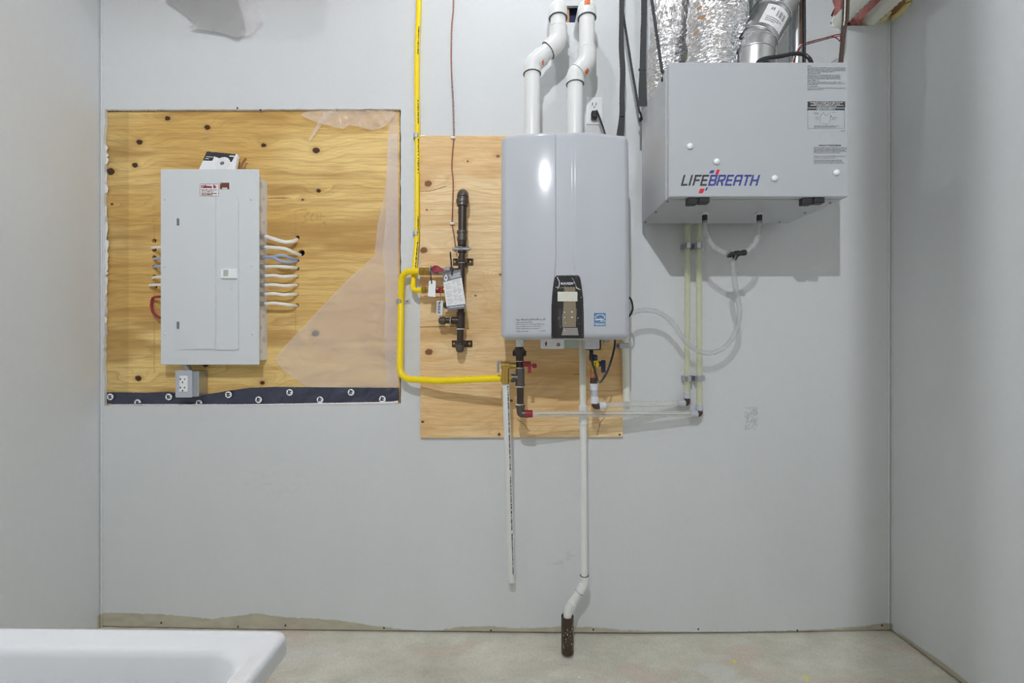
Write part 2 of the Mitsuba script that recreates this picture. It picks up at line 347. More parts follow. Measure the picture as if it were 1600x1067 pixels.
stroke([(496, 334), (495, 345)]); stroke([(502, 333), (500, 345)]); stroke([(495, 340), (508, 338)]); stroke([(504, 344), (505, 350), (509, 345), (508, 353)])
stroke([(462, 334), (462, 370)], .4); stroke([(462, 480), (462, 524)], .4); stroke([(241, 455), (241, 583)], .5); stroke([(241, 350), (241, 372)], .4)
pieces(ply1, 'pencil_mark', [extr(c, YA - .0005, YA + .001) for c in getattr(unary_union(pen), 'geoms', [])], 'pencil', False, 'thin pencil line')
for (a, b, l, h) in ((418, 309, 35, 3.2), (315, 216, 14, 1.6), (250, 309, 9, 1.0)):
    pg = ppoly([(a, b), (a + l * .7, b - h * .4), (a + l, b + .3), (a + l * .7, b + h * .6), (a, b + h * .5)], YA)
    part(ply1, 'split', extr(pg, YA - .0006, YA + .001), 'lumber', False)

# ---------------------------------------------------------------- new plywood under the heater
YB = -.016
ply2 = thing('plywood_backboard', 'pale plywood sheet screwed to the wall behind the water heater and gas manifold', 'plywood board')
part(ply2, 'board', extr(ppoly([(656, 212), (971, 212), (973, 682.5), (657, 684)], YB), YB, -.0002), 'ply_new', False)
cr = []
for pts, w in (([(656, 299), (672, 298.5), (688, 294), (697, 291)], .8), ([(656.5, 511), (686, 510.5), (714, 509)], 1.0), ([(808, 655), (818, 662), (825, 671), (828, 674)], .8), ([(945, 652), (938, 660), (935, 672), (933, 680)], .8), ([(896, 585), (905, 584.5)], .8)):
    cr.append(LineString([tuple(W(a, b, YB)[[0, 2]]) for a, b in pts]).buffer(S(w / 2, YB), 2))
pieces(ply2, 'crack', [extr(c, YB - .0004, YB + .001) for c in cr], 'crack', False, 'thin dark crack in the face veneer')
for a, b in ((660, 659), (780, 678), (968, 679), (778, 244)):
    o = W(a, b, YB); part(ply2, 'screw', cyl(o + [0, .001, 0], o + [0, -.001, 0], .0045, 10), 'dark_brown')

# ---------------------------------------------------------------- sheathing membrane and plastic film on the old plywood
mem = thing('membrane_strip', 'crinkled dark blue membrane strip with white round logos below the old plywood', 'membrane strip')
top = [(168, 613), (190, 613), (230, 613.5), (262, 612), (300, 617), (330, 615), (360, 610), (390, 606), (430, 604.5), (500, 605), (623, 606)]
bot = [(623.5, 628), (560, 628), (500, 630), (440, 631), (380, 632), (300, 632), (230, 631), (186, 632), (172, 631), (167, 627)]
n = 230; xs = np.linspace(167, 623.5, n); v, f = [], []
for i, x in enumerate(xs):
    yt, yb = np.interp(x, [a for a, _ in top], [b for _, b in top]), np.interp(x, [a for a, _ in bot][::-1], [b for _, b in bot][::-1])
    for j in range(10):
        q = j / 9; py = yt + (yb - yt) * q
        y = YA - .0025 - .0095 * meshkit.fbm(np.array([x * .11 + q * 1.6, q * 3.2 + x * .05, 1.0]), 4) - .0015 * math.sin(x * .08 + q * 5)
        v.append(W(x, py, y))
for i in range(n - 1):
    for j in range(9): f.append([i * 10 + j, i * 10 + j + 1, (i + 1) * 10 + j + 1, (i + 1) * 10 + j])
vm, fm_, _ = meshkit.arrays((v, f)); part(mem, 'strip', trimesh.Trimesh(vm, fm_, process=False), 'membrane', True)
part(mem, 'backing', extr(ppoly([(167, 616), (300, 618.5), (350, 615.5), (400, 608), (623, 608), (623, 627.5), (400, 631), (167, 630.5)], YA - .001), YA - .001, YA - .0001), 'membrane', False)
part(mem, 'bottom_bead', tube([W(172, 632.5, 0), W(260, 632, 0), W(380, 632.5, 0), W(500, 631, 0), W(600, 629.5, 0), W(622, 628, 0)], [.002, .002, .003, .004, .005, .006], 8, 6), 'torn_paper')
for a, b in ((172, 620), (263.5, 620), (357, 616.5), (311, 630), (452.5, 613), (500, 624.5), (548.5, 613), (597.5, 623.5), (404, 624.5), (215, 629)):
    yy = YA - .0128; o = W(a, b, yy); R = S(5.2, yy)
    disc = Point(0, 0).buffer(R, 10)
    g = unary_union([sbox(-R * .55, -R * .55, -R * .25, R * .55).union(sbox(-R * .55, -R * .6, -R * .25, R * .55)), LineString([(-R * .4, R * .5), (R * .35, R * .3), (-R * .3, 0), (R * .4, -R * .3), (-R * .4, -R * .5)]).buffer(R * .13)])
    if b > 626: disc = disc.intersection(sbox(-R, -R * .2, R, R))
    lg = affinity.translate(affinity.rotate(disc.difference(g), -15 if a > 400 else 10, origin=(0, 0)), o[0], o[2])
    part(mem, 'logo', extr(lg, yy, yy + .0006), 'white_plastic', False)
def sheet(poly_px, yfun, step=4.0, seed=0):
    """thin wrinkled film over a pixel polygon"""
    P = Polygon(poly_px); x0, y0, x1, y1 = P.bounds
    pts = [(x, y) for x in np.arange(x0, x1, step) for y in np.arange(y0, y1, step) if P.buffer(-step * .35).contains(Point(x, y))]
    L = P.exterior.length; pts += [P.exterior.interpolate(s).coords[0] for s in np.arange(0, L, step)]
    from scipy.spatial import Delaunay
    pts = np.array(pts); tri = Delaunay(pts).simplices
    keep = [t for t in tri if P.buffer(.2).contains(Point(pts[t].mean(0)))]
    v = np.array([W(a, b, yfun(a, b)) for a, b in pts]); return trimesh.Trimesh(v, np.array(keep), process=False)
def wr(a, b, k=.045, s=0): return float(meshkit.fbm(np.array([a * k, b * k, s + .5]), 3))
film = thing('plastic_film', 'translucent polyethylene film pulled in a triangle over the right side of the old plywood', 'plastic film')
part(film, 'film', sheet([(431, 562), (433, 555), (445, 541), (488, 495), (540, 440), (585, 400), (590, 350), (600, 308), (605, 260), (606, 215), (609, 178), (622, 175), (622.5, 400), (622.5, 606), (480, 605), (455, 588), (438, 574)], lambda a, b: YA - .002 - .010 * wr(a, b, .03, 1) * min(1, max(.12, (625 - a) / 60)), 5.0), 'poly_film', True)
part(film, 'folded_edge', sheet([(605, 250), (607, 215), (621, 206), (622.3, 300), (622.3, 604), (604, 604), (601, 520), (603, 440), (598, 398), (604, 330)], lambda a, b: YA - .0135 - .006 * wr(a, b, .07, 9), 3.5), 'poly_film', True, 'doubled strip of film along the right edge')
part(film, 'flap', sheet([(468, 179), (480, 174), (515, 171.5), (560, 172), (616, 172), (617, 178), (606, 194), (594, 201), (578, 203), (560, 198), (546, 196), (535, 201), (515, 197), (490, 190)], lambda a, b: YA - .003 - .030 * wr(a, b, .11, 4), 3.0), 'poly_film', True, 'crumpled torn top edge of the film')
part(film, 'fold', sheet([(515, 172), (523, 174), (505, 192), (494, 207), (484, 221), (482, 219), (492, 200), (500, 185)], lambda a, b: YA - .006 - .012 * wr(a, b, .11, 7), 2.5), 'poly_film', True)

# ---------------------------------------------------------------- breaker panel
YC = -.070
pan = thing('breaker_panel', 'grey-white electrical breaker panel with hinged door on the old plywood', 'electrical panel')
a, b = W(255, 266, YC), W(404.5, 569, YC)
bodyR = W(417.5, 0, YA)[0]
body_poly = Polygon([(a[0] + .012, W(0, 264, YC)[2] - .004), (bodyR - .028, W(0, 264, YC)[2] - .004), (bodyR, W(0, 281, 0)[2]), (bodyR, W(0, 562, 0)[2]), (a[0] + .012, W(0, 562, 0)[2])])
m = bx(a[0] + .012, bodyR, YC + .010, YA - .0006, W(0, 562, 0)[2], W(0, 282.5, 0)[2])
part(pan, 'body', m, 'panel_body', False, 'side box with round knockouts')
def rrect(x0, x1, z0, z1, r): return sbox(x0 + r, z0 + r, x1 - r, z1 - r).buffer(r, 5)
c0, c1 = W(250.5, 570, YC), W(404.5, 264, YC)
part(pan, 'cover', bx(c0[0], c1[0], YC, YC + .007, c0[2], c1[2], .0025), 'panel_paint', False)
d0, d1 = W(286.5, 546, YC), W(339, 308.5, YC)
part(pan, 'door', extr(sbox(W(278, 0, YC)[0], W(0, 546.5, YC)[2], W(339, 0, YC)[0], W(0, 308, YC)[2]), YC - .003, YC + .001), 'panel_paint', False)
k = part(pan, 'door', extr(rrect(W(339, 0, YC)[0] - .02, W(373.5, 0, YC)[0], W(0, 546.5, YC)[2], W(0, 308, YC)[2], .010).difference(sbox(-9, 0, W(339, 0, YC)[0], 9)), YC - .0062, YC + .001), 'panel_paint', False)
part(pan, 'door', extr(sbox(W(286.5, 0, YC)[0], W(0, 545, YC)[2], W(338, 0, YC)[0], W(0, 309.5, YC)[2]), YC - .0050, YC + .001), 'panel_paint', False)
scene[pan + '__latch'] = mikit.ply(pbox(344, 369, 420, 435, YC - .016, YC, .0025), 'mat_white_plastic', smooth=False)
part(pan + '__latch', 'slot', pbox(349, 356.5, 421.5, 431.5, YC - .0166, YC - .012), 'latch_green', False)
o = W(361, 447.5, YC - .0062); part(pan, 'lock_disc', cyl(o + [0, .002, 0], o - [0, .0008, 0], S(3.8, YC), 20), 'panel_paint')
for h in (346.5, 508): part(pan, 'hinge', pbox(275.8, 279.2, h - 5.5, h + 5.5, YC - .006, YC, .001), 'tag_dark', False)
for a_, b_ in ((258, 311), (392.5, 311), (258, 416), (393, 415.5), (258, 521.5), (394.5, 521.5)):
    o = W(a_, b_, YC); part(pan, 'screw', rev(o + [0, .001, 0], o - [0, .004, 0], [(0, .0055), (.4, .0055), (.8, .004), (1, .0015)], 12), 'light_plastic')
for i in range(15):
    zz = W(0, 290 + i * 18.5, -.03)[2]; yy = -.012 if i % 2 else -.034
    part(pan, 'knockout', cyl([bodyR - .001, yy, zz], [bodyR + .0009, yy, zz], .0085 if i not in (0, 2, 13) else .013, 14, .3), 'knockout_paint')
part(pan, 'sticker', pbox(312.5, 342, 287.5, 306.5, YC - .0006, YC), 'paper', False, 'white sticker with red lettering')
part(pan, 'sticker', pbox(343.5, 358, 285.5, 295.5, YC - .0006, YC), 'sticker_brown', False, 'small brown sticker')
rb = []
for r_ in ((312.5, 342, 287.5, 288), (312.5, 342, 306, 306.5), (312.5, 313, 287.5, 306.5), (341.5, 342, 287.5, 306.5)):
    p, q = W(r_[0], r_[3], YC), W(r_[1], r_[2], YC); rb.append((p[0], q[0], p[2], q[2]))
stk1 = part(pan, 'sticker_print', cat([quads(rb, YC - .0012), lines_of_print(317.5, 340, [(293.8, 1)], YC - .0008, 5.0, 3, fill=1.0)]), 'red_handle', False)
o = W(316.5, 291.7, YC); part(pan, 'sticker_print', cat([extr(Point(o[0], o[2]).buffer(S(2.3, YC)).difference(Point(o[0], o[2]).buffer(S(1.2, YC))), YC - .0014, YC - .0008), lines_of_print(315, 339, [(297.5, 1), (300.5, .8), (303, 1), (305, .7)], YC - .0008, 1.6, 4)]), 'sticker_brown', False)
part(pan, 'sticker_print', cat([pbox(347, 355, 293.2, 295, YC - .0012, YC - .0005), pbox(344.5, 346, 286.5, 287.5, YC - .0012, YC - .0005)]), 'paper', False)

# carton and wire on top of the panel
car = thing('carton', 'small white and black product carton leaning on top of the breaker panel', 'box')
PT = [W(310, 266.5, -.055), W(367, 266.5, -.055), W(371.5, 241, -.012), W(323.5, 236.5, -.012)]
nrm = np.cross(PT[1] - PT[0], PT[3] - PT[0]); nrm /= np.linalg.norm(nrm)
def lerpf(u, v_, off=0.0): return PT[0] * (1 - u) * (1 - v_) + PT[1] * u * (1 - v_) + PT[2] * u * v_ + PT[3] * (1 - u) * v_ - nrm * off * (-1 if nrm[1] < 0 else 1)
bp = np.array([lerpf(u, v_, o_) for o_ in (0, -.014) for u, v_ in ((0, 0), (1, 0), (1, 1), (0, 1))])
if bp[4][1] < bp[0][1]: bp[4:] = [p + 2 * (bp[i] - p) for i, p in enumerate(bp[4:])]
part(car, 'case', trimesh.convex.convex_hull(bp), 'white_plastic', False)
def on_face(poly, off):
    if hasattr(poly, 'geoms'): return cat([on_face(g_, off) for g_ in poly.geoms])
    v2, f2 = trimesh.creation.triangulate_polygon(poly, engine='earcut')
    return trimesh.Trimesh(np.array([lerpf(u, w_, 0) + np.array([0, -off, off * .3]) for u, w_ in v2]), f2, process=False)
part(car, 'printed_band', on_face(Polygon([(0, .52), (.62, .52), (.86, .5), (.94, .99), (0, .99)]), .0007), 'ink', False, 'black band with white words')
part(car, 'printed_disc', on_face(affinity.scale(Point(.62, .40).buffer(1, 12), .215, .36, origin=(.62, .40)), .0014), 'paper', False)
part(car, 'printed_lens', on_face(affinity.scale(Point(.60, .40).buffer(1, 8), .062, .10, origin=(.60, .40)), .0020), 'tag_dark', False)
pieces(car, 'printed_words', [on_face(q, .0014) for q in (sbox(.76, .80, .92, .88), sbox(.05, .70, .30, .73), sbox(.04, .60, .16, .63))], 'paper', False)
solo('wire_offcut', tube([W(375.5, 266, -.03), W(378, 257, -.02), W(382, 250, -.012), W(384.5, 248, -.012)], .0042, 8, 5), 'copper_wire', 'short brown wire end sticking up behind the breaker panel beside the carton', 'wire')

# outlet box under the panel
ob = thing('outlet_box', 'grey surface outlet box with a white double outlet under the breaker panel', 'outlet')
YO = -.048
part(ob, 'box', pbox(276, 310, 579, 620, YO + .004, YA, .004), 'zinc', False, 'metal box')
part(ob, 'cover_plate', extr(rrect(W(274, 0, YO)[0], W(300.0, 0, YO)[0], W(0, 621, YO)[2], W(0, 578.5, YO)[2], .006), YO, YO + .004), 'grey_plastic', False, 'grey cover plate')
rc = part(ob, 'receptacle', pbox(280, 292.5, 587, 612, YO - .0025, YO + .002, .001), 'white_plastic', False, 'white double receptacle')
sl = []
for zc in (592.5, 605.5):
    for dx, w_, h_ in ((-3.6, 2.0, 2.6), (3, 1.4, 2.6), (-.2, 1.8, -1.2)):
        p, q = W(286.2 + dx - w_ / 2, zc + (1.2 if h_ > 0 else 6), YO), W(286.2 + dx + w_ / 2, zc - (1.4 if h_ > 0 else -3.4), YO); sl.append((p[0], q[0], p[2], q[2]))
for r_ in sl: part(rc, 'slot', bx(r_[0], r_[1], YO - .0030, YO - .002, r_[2], r_[3]), 'ink', False)
part(ob, 'nipple', cyl(W(294, 580, -.02), W(291, 566, -.02), .013, 16), 'zinc')

# branch cables between panel and holes
def cable(label, pts, r, m, group=None, clamp=True, side=1):
    k = thing('branch_cable', label, 'cable', group)
    part(k, 'jacket', tube([W(*p) for p in pts], r, 10, 6, flat=(.62, 1.0)), m)
    if clamp:
        o = W(*pts[0]); part(k, 'connector', cat([cyl([bodyR - .002, o[1], o[2]], [bodyR + .012, o[1], o[2]], .0095, 12), bx(bodyR + .006, bodyR + .018, o[1] - .006, o[1] + .004, o[2] - .008, o[2] + .008, .002)]), 'zinc', 35, 'metal clamp connector')
R1, R2 = 'branch cables right of the breaker panel', 'short cables left of the breaker panel'
cable('topmost white cable leaving the right side of the breaker panel', [(414.5, 369, -.035), (430, 374, -.036), (445, 378, -.030), (458, 377, -.015), (465, 374, .02)], .0078, 'white_cable')
cable('white cable bending into the large drilled hole right of the breaker panel', [(414.5, 386, -.035), (430, 387, -.038), (446, 389, -.032), (458, 394, -.012), (470, 399, .022)], .0072, 'white_cable')
cable('upper strand of the blue-grey cable pair right of the breaker panel', [(414.5, 402, -.034), (428, 401, -.040), (440, 399, -.040), (454, 403, -.02), (465, 407, .02)], .0062, 'blue_cable')
cable('lower strand of the blue-grey cable pair right of the breaker panel', [(414.5, 402, -.036), (426, 402, -.044), (438, 408, -.044), (454, 410, -.024), (465, 408, .02)], .0062, 'blue_cable', clamp=False)
for yy, nm in ((417, 'white cable just below the blue-grey pair right of the breaker panel'), (431.5, 'second white cable below the blue-grey pair'), (446, 'third white cable below the blue-grey pair'), (460, 'second lowest white cable right of the breaker panel'), (475, 'lowest white cable leaving the right side of the breaker panel')):
    e = 3 if yy == 475 else (1.5 if yy < 420 else 0)
    cable(nm, [(414.5, yy - .5, -.035), (428, yy - 1 + rng.uniform(-.6, .6), -.037), (442, yy + rng.uniform(-.8, .8), -.033), (456, yy + e * .6, -.016), (465, yy + e, .02)], .0064, 'white_cable')
for yy, mm, nm, x0 in ((386.5, 'white_cable', 'topmost short white cable left of the breaker panel', 236), (404, 'blue_cable', 'upper short blue-grey cable left of the breaker panel', 239), (416, 'blue_cable', 'lower short blue-grey cable left of the breaker panel', 239), (433, 'white_cable', 'middle short white cable left of the breaker panel', 237), (445, 'white_cable', 'lowest short white cable left of the breaker panel', 232)):
    cable(nm, [(262, yy - .5, -.03), (252, yy, -.032), (245, yy, -.022), (x0 + 3, yy + .6, -.004), (x0 + 1, yy + 1.5, .018)], .0058, mm, clamp=False)
solo('cable_loop', tube([W(262, 464, -.03), W(250, 463.5, -.030), W(240, 465, -.008), W(237, 472, .004), W(237, 482, .004), W(241, 490, -.004), W(249, 496, -.02), W(260, 499, -.028)], .0052, 10, 8), 'red_cable', 'dark red cable looped at the lower left edge of the breaker panel', 'cable')

# ---------------------------------------------------------------- yellow gas lines, straps
def strap(px, py, label, y0=0.0, dirn=1, r=.0125, cx=None):
    k = thing('pipe_strap', label, 'pipe strap'); o = W(px, py, y0); hz = .0085
    prof = [(-1.35, 0), (-1.05, .15), (-.95, 1.2), (-.4, 2.05), (.4, 2.05), (.95, 1.2), (1.05, .15), (2.6, 0)]
    out = LineString([(o[0] + dirn * a * r, y0 - b * r - .0012) for a, b in prof]).buffer(.0012, 2)
    m = trimesh.creation.extrude_polygon(out, 2 * hz, engine='earcut'); m.apply_translation([0, 0, o[2] - hz])
    part(k, 'band', m, 'zinc', False)
    e = np.array([o[0] + dirn * 1.9 * r, y0 - .0020, o[2]]); part(k, 'screw', cyl(e, e - [0, .003, 0], .0045, 10), 'tag_dark')
def marks_along(pts, r, ang, runs, seed, size=.0055):
    """small black print set along a round pipe; runs [(start, end)] in fractions of its length"""
    p = spline(pts, 20); s = np.r_[0, np.cumsum(np.linalg.norm(np.diff(p, axis=0), axis=1))]; t, U, V = frames(p)
    g = np.random.default_rng(seed); v, f = [], []
    for a0, a1 in runs:
        q = a0 * s[-1]
        while q < a1 * s[-1]:
            l = size * g.uniform(.35, .8); c = np.array([np.interp(q, s, p[:, i]) for i in range(3)]); c2 = np.array([np.interp(q + l, s, p[:, i]) for i in range(3)])
            tt = (c2 - c) / (np.linalg.norm(c2 - c) + 1e-9); fr = np.array([0, -1.0, 0]); sd = np.cross(tt, fr); sd /= np.linalg.norm(sd); fr = fr - tt * np.dot(fr, tt); fr /= np.linalg.norm(fr); sd = sd if sd[0] + .5 * sd[2] > 0 else -sd
            w_ = size / r * g.uniform(.6, 1.0); kk = len(v)
            for cc in (c, c2):
                for da in (-.5, 0, .5):
                    th = ang + da * w_; v.append(cc + (r + .0004) * (math.cos(th) * fr + math.sin(th) * sd))
            f += [[kk, kk + 1, kk + 4], [kk, kk + 4, kk + 3], [kk + 1, kk + 2, kk + 5], [kk + 1, kk + 5, kk + 4]]
            q += l * g.choice([1.25, 1.25, 1.25, 2.4])
    return trimesh.Trimesh(np.array(v), f, process=False)
YM = -.075          # axis plane of the gas manifold
g1 = thing('gas_line', 'yellow gas line coming straight down from the ceiling with black lettering', 'gas pipe')
g1p = [W(654, CY - (H_CEIL - CZ) * F / (D - .0125), -.0125), W(654.5, -30, -.0125), W(654, 20, -.0125), W(652, 70, -.0130), W(651.3, 120, -.0125), W(651.8, 170, -.0125), W(652.2, 215, -.0125), W(651.8, 290, -.0130), W(651.6, 366, -.0130), W(649.5, 395, -.020), W(647.5, 420, -.030), W(646, 440, -.040), W(646, 449, -.05), W(650, 453.5, -.062), W(660, 453, YM)]
part(g1, 'tube', tube(g1p, .0106, 16, 6), 'yellow')
part(g1, 'lettering', marks_along(g1p, .0106, .55, [(.36, .425), (.53, .585), (.62, .66), (.665, .70), (.80, .84), (.86, .93)], 5), 'ink', False)
g2 = thing('gas_line', 'yellow gas line looping down and right to the water heater inlet', 'gas pipe')
g2s = arc([W(660, 424, YM), W(627.5, 424, -.045), W(626.5, 471, -.0146), W(624.5, 592, -.06), W(690, 595, -.11), W(786, 590.5, -.168)], .06, 10)
part(g2, 'tube', tube(g2s, .0132, 18), 'yellow')
strap(652.2, 215, 'upper zinc strap on the straight yellow gas line above the pale plywood corner', 0, 1, .0118)
strap(651.6, 366, 'lower zinc strap on the straight yellow gas line beside the pale plywood', 0, 1, .0118)
strap(626.5, 471, 'zinc strap holding the looping yellow gas line on the bare wall', 0, 1, .0140)

# copper bonding wire
BW = [(708, CY - (H_CEIL - CZ) * F / (D - .006), -.006), (708, -60, -.006), (708.5, 8, -.006), (706, 40, -.006), (705, 85, -.006), (706, 125, -.006), (708, 160, -.009), (708.6, 190, -.021), (709, 214, -.0215), (707, 240, -.022), (706, 262, -.022), (708, 285, -.022), (707, 330, -.022), (706.5, 350, -.0215), (708.5, 362, -.03), (711, 380, -.05), (712, 389, -.06)]
bw = thing('bonding_wire', 'thin twisted copper bonding wire hanging from the ceiling to the gas manifold', 'wire')
part(bw, 'wire', tube([W(*q) for q in BW], .0026, 8, 6), 'copper_wire')
bs = spline([W(*q) for q in BW[5:9]], 16)
part(bw, 'wrapped_strand', tube([q + .0030 * np.array([math.sin(k * .9), -abs(math.cos(k * .9)), 0]) for k, q in enumerate(bs)], .0016, 6), 'zinc', 35, 'paler strand wound round the wire')
for py, px, nm in ((216, 708.5, 'upper'), (350, 707, 'lower')):
    o = W(px, py, YB); solo('cable_staple', cat([bx(o[0] - .010, o[0] + .010, YB - .011, YB, o[2] - .0045, o[2] + .0045, .002), cyl(o + [-.006, -.010, 0], o + [-.006, -.014, 0], .002, 8), cyl(o + [.006, -.010, 0], o + [.006, -.014, 0], .002, 8)]), 'white_plastic', nm + ' white plastic staple over the copper bonding wire', 'staple', None, False)

# ---------------------------------------------------------------- black iron gas manifold
gm = thing('gas_manifold', 'black iron gas pipe manifold standing upright on the pale plywood', 'gas manifold')
def P(px, py, y=YM): return W(px, py, y)
part(gm, 'elbow', cat([tube(arc([P(722.5, 322), P(723, 305), P(723.5, 304, YB - .001)], .03, 8), .0225, 20), cyl(P(722.5, 318), P(722.5, 311), .0250, 22), rev(P(723, 308), P(723, 296.5), [(0, .0240), (.35, .0225), (.7, .0155), (.92, .006), (1, .001)], 20)]), 'iron_cast')
part(gm, 'pipe', cyl(P(722.6, 362), P(722.6, 315), .0168, 20), 'iron')
part(gm, 'coupling', rev(P(722, 377), P(722, 360), [(0, .018), (.05, .0205), (.35, .0205), (.36, .0185), (.7, .0185), (.72, .021), (.95, .021), (1, .018)], 20), 'iron_cast')
part(gm, 'reducer', rev(P(722, 402), P(722, 376), [(0, .013), (.25, .013), (.28, .019), (.36, .019), (.38, .013), (.62, .013), (.7, .0175), (1, .0185)], 20), 'iron')
part(gm, 'ground_clamp', cat([cyl(P(720.5, 389.5), P(720.5, 386), .021, 16), pbox(707, 735, 386.5, 390.5, YM - .018, YM - .006, .001), cyl(P(711, 389, YM - .012), P(711, 393, YM - .012), .004, 8), cyl(P(731, 389, YM - .012), P(731, 384, YM - .012), .004, 8)]), 'dark_zinc', 35, 'zinc ground clamp')
part(gm, 'pipe', cyl(P(720.3, 490), P(721.3, 400), .0136, 20), 'iron')
part(gm, 'tee', cat([cyl(P(720, 513), P(720, 487), .0172, 20), cyl(P(721, 501), P(705.5, 501), .0150, 20)]), 'iron')
pieces(gm, 'dope_ring', [cyl(P(719.5, 515), P(719.5, 513), .0155, 18), cyl(P(721, 411.5), P(721, 409), .0150, 18), cyl(P(704.5, 501), P(703.3, 501), .0125, 16)], 'dope', 35, 'white thread sealant')
part(gm, 'nipple', cat([cyl(P(705, 501), P(694, 501), .0112, 16)]), 'iron')
part(gm, 'cap', rev(P(696, 501), P(685.5, 501), [(0, .0128), (.1, .0155), (.55, .0150), (.85, .013), (1, .008)], 18), 'iron_cast')
part(gm, 'pipe', cyl(P(719, 540), P(719.5, 513), .0136, 20), 'iron')
part(gm, 'cap', rev(P(718.7, 536), P(718.7, 550.5), [(0, .0155), (.1, .0178), (.55, .0175), (.85, .0155), (1, .010)], 20), 'iron_cast')
for py in (424, 453, 477): part(gm, 'branch', cat([cyl(P(721, py), P(706, py), .0135, 18), cyl(P(708, py), P(697, py), .0112, 16)]), 'iron')
part(gm, 'cap', rev(P(703, 477), P(693, 477), [(0, .0128), (.1, .0150), (.6, .0145), (1, .009)], 18), 'iron_cast')
for py, px, nm in ((409, 723.5, 'upper'), (537, 722, 'lower')):
    k = thing('pipe_bracket', nm + ' black bracket with two ears holding the iron gas manifold', 'pipe bracket')
    part(k, 'ears', cat([pbox(px - 16, px + 16, py - 5.2, py + 5.2, YB - .005, YB, .0015), pbox(px - 9, px + 6, py - 5, py + 5, YM + .01, YB - .004)]), 'iron', False)
    part(k, 'ring', tube([P(px - 2.5, py) + .0165 * np.array([math.cos(q), math.sin(q), 0]) for q in np.linspace(0, 2 * math.pi, 25)], .0035, 8), 'iron')
    for dx in (-12.5, 11.5): o = W(px + dx, py, YB - .005); part(k, 'screw', cyl(o + [0, .001, 0], o - [0, .004, 0], .0048, 10), 'brass')
# gas valves
v1 = thing('gas_valve', 'brass gas valve with dark red handle on the upper branch of the manifold', 'valve')
part(v1, 'nut', rev(P(655, 424), P(672, 424), [(0, .014), (.05, .0168), (.45, .0168), (.5, .015), (.6, .0165), (.97, .0165), (1, .014)], 6), 'brass', False)
part(v1, 'body', cat([rev(P(671, 424), P(697, 424), [(0, .013), (.3, .0155), (.7, .0155), (1, .013)], 16), rev(P(695, 423), P(708, 423), [(0, .013), (.1, .0165), (.9, .0165), (1, .013)], 8)]), 'zinc')
part(v1, 'handle', cat([cyl(P(680.5, 421, YM - .016), P(680.5, 421, YM - .032), .016, 16), trimesh.convex.convex_hull(np.vstack([W(a_, b_, q) for q in (YM - .026, YM - .033) for a_, b_ in ((675, 416), (684, 415), (694, 421), (694, 424.5), (678, 426))]))]), 'red_handle', 35)
v2 = thing('gas_valve', 'small brass gas valve with dark red handle on the middle branch of the manifold', 'valve')
part(v2, 'nut', rev(P(659, 453), P(669, 453), [(0, .0125), (.06, .0152), (.6, .0152), (.7, .013), (1, .013)], 6), 'brass', False)
part(v2, 'body', rev(P(668, 453), P(700, 453), [(0, .011), (.3, .0125), (.7, .0125), (1, .011)], 16), 'brass')
part(v2, 'handle', cat([pbox(676.5, 692, 448, 457.5, YM - .024, YM - .012, .003), cyl(P(683.5, 451.5, YM - .02), P(683.5, 451.5, YM - .031), .0095, 14)]), 'red_handle')
o = P(683.5, 451, YM - .031); part(v2, 'screw', cyl(o, o - [0, .003, 0], .0045, 10), 'brass')
tg1 = thing('valve_tag', 'shiny blank metal tag hanging from the upper red gas valve', 'tag')
part(tg1, 'plate', extr(ppoly([(670, 440), (672, 438), (679, 438), (681, 440), (680, 464), (668.5, 463)], -.112), -.112, -.1105), 'white_plastic', False)
part(tg1, 'tie', tube([W(673.5, 416, -.108), W(673, 427, -.114), W(674.5, 443, -.1135)], .0022, 6, 5), 'black')
tg2 = thing('valve_tag', 'grey tag with slanted black print hanging below the red gas valves', 'tag')
part(tg2, 'plate', extr(ppoly([(682.5, 470), (690, 469), (692.5, 470.5), (691, 492.5), (682, 491)], -.105), -.105, -.1035), 'light_plastic', False)
part(tg2, 'print', lines_of_print(684, 688, [(474 + 2.6 * i, .9) for i in range(7)], -.105, 2.2, 8), 'ink', False)
part(tg2, 'tie', tube([W(688, 458, -.09), W(689, 464, -.105), W(687.5, 473, -.1055)], .0014, 6, 5), 'copper_wire')
pt = thing('instruction_tag', 'large paper tag with dark header and flame symbol hanging on the gas manifold', 'tag')
YT = -.125
tp = [(691, 429), (701, 425), (719.5, 420.5), (728.5, 481), (727, 482.5), (698, 484.5)]
def tquad(a0, a1, b0, b1):
    def q(u, v_): return ((1 - v_) * ((1 - u) * 691 + u * 719.5) + v_ * ((1 - u) * 698.5 + u * 728.5), (1 - v_) * ((1 - u) * 429 + u * 420.5) + v_ * ((1 - u) * 484.5 + u * 481.5))
    return [q(a0, b0), q(a1, b0), q(a1, b1), q(a0, b1)]
part(pt, 'card', extr(ppoly(tquad(0, 1, 0, 1), YT), YT, YT + .001), 'paper', False)
part(pt, 'header', extr(ppoly(tquad(0, 1, 0, .215), YT - .0006), YT - .0006, YT), 'tag_dark', False, 'dark header band')
part(pt, 'footer', extr(ppoly(tquad(0, 1, .89, 1), YT - .0006), YT - .0006, YT), 'tag_dark', False, 'dark footer band')
fl = ppoly([(697, 428.5), (699.5, 433), (698.8, 437.5), (696.5, 439), (693.8, 437), (694, 433)], YT - .0012)
part(pt, 'flame_symbol', extr(fl.difference(affinity.scale(fl, .5, .5)), YT - .0012, YT - .0005), 'paper', False, 'white flame outline')
rows = []
for i in range(15):
    for u0, u1 in ((.08, .42), (.46, .66), (.70, .93)):
        if (i * 7 + int(u0 * 10)) % 5: rows.append(ppoly(tquad(u0, u1 - .05 * (i % 3), .25 + i * .041, .263 + i * .041), YT - .0006))
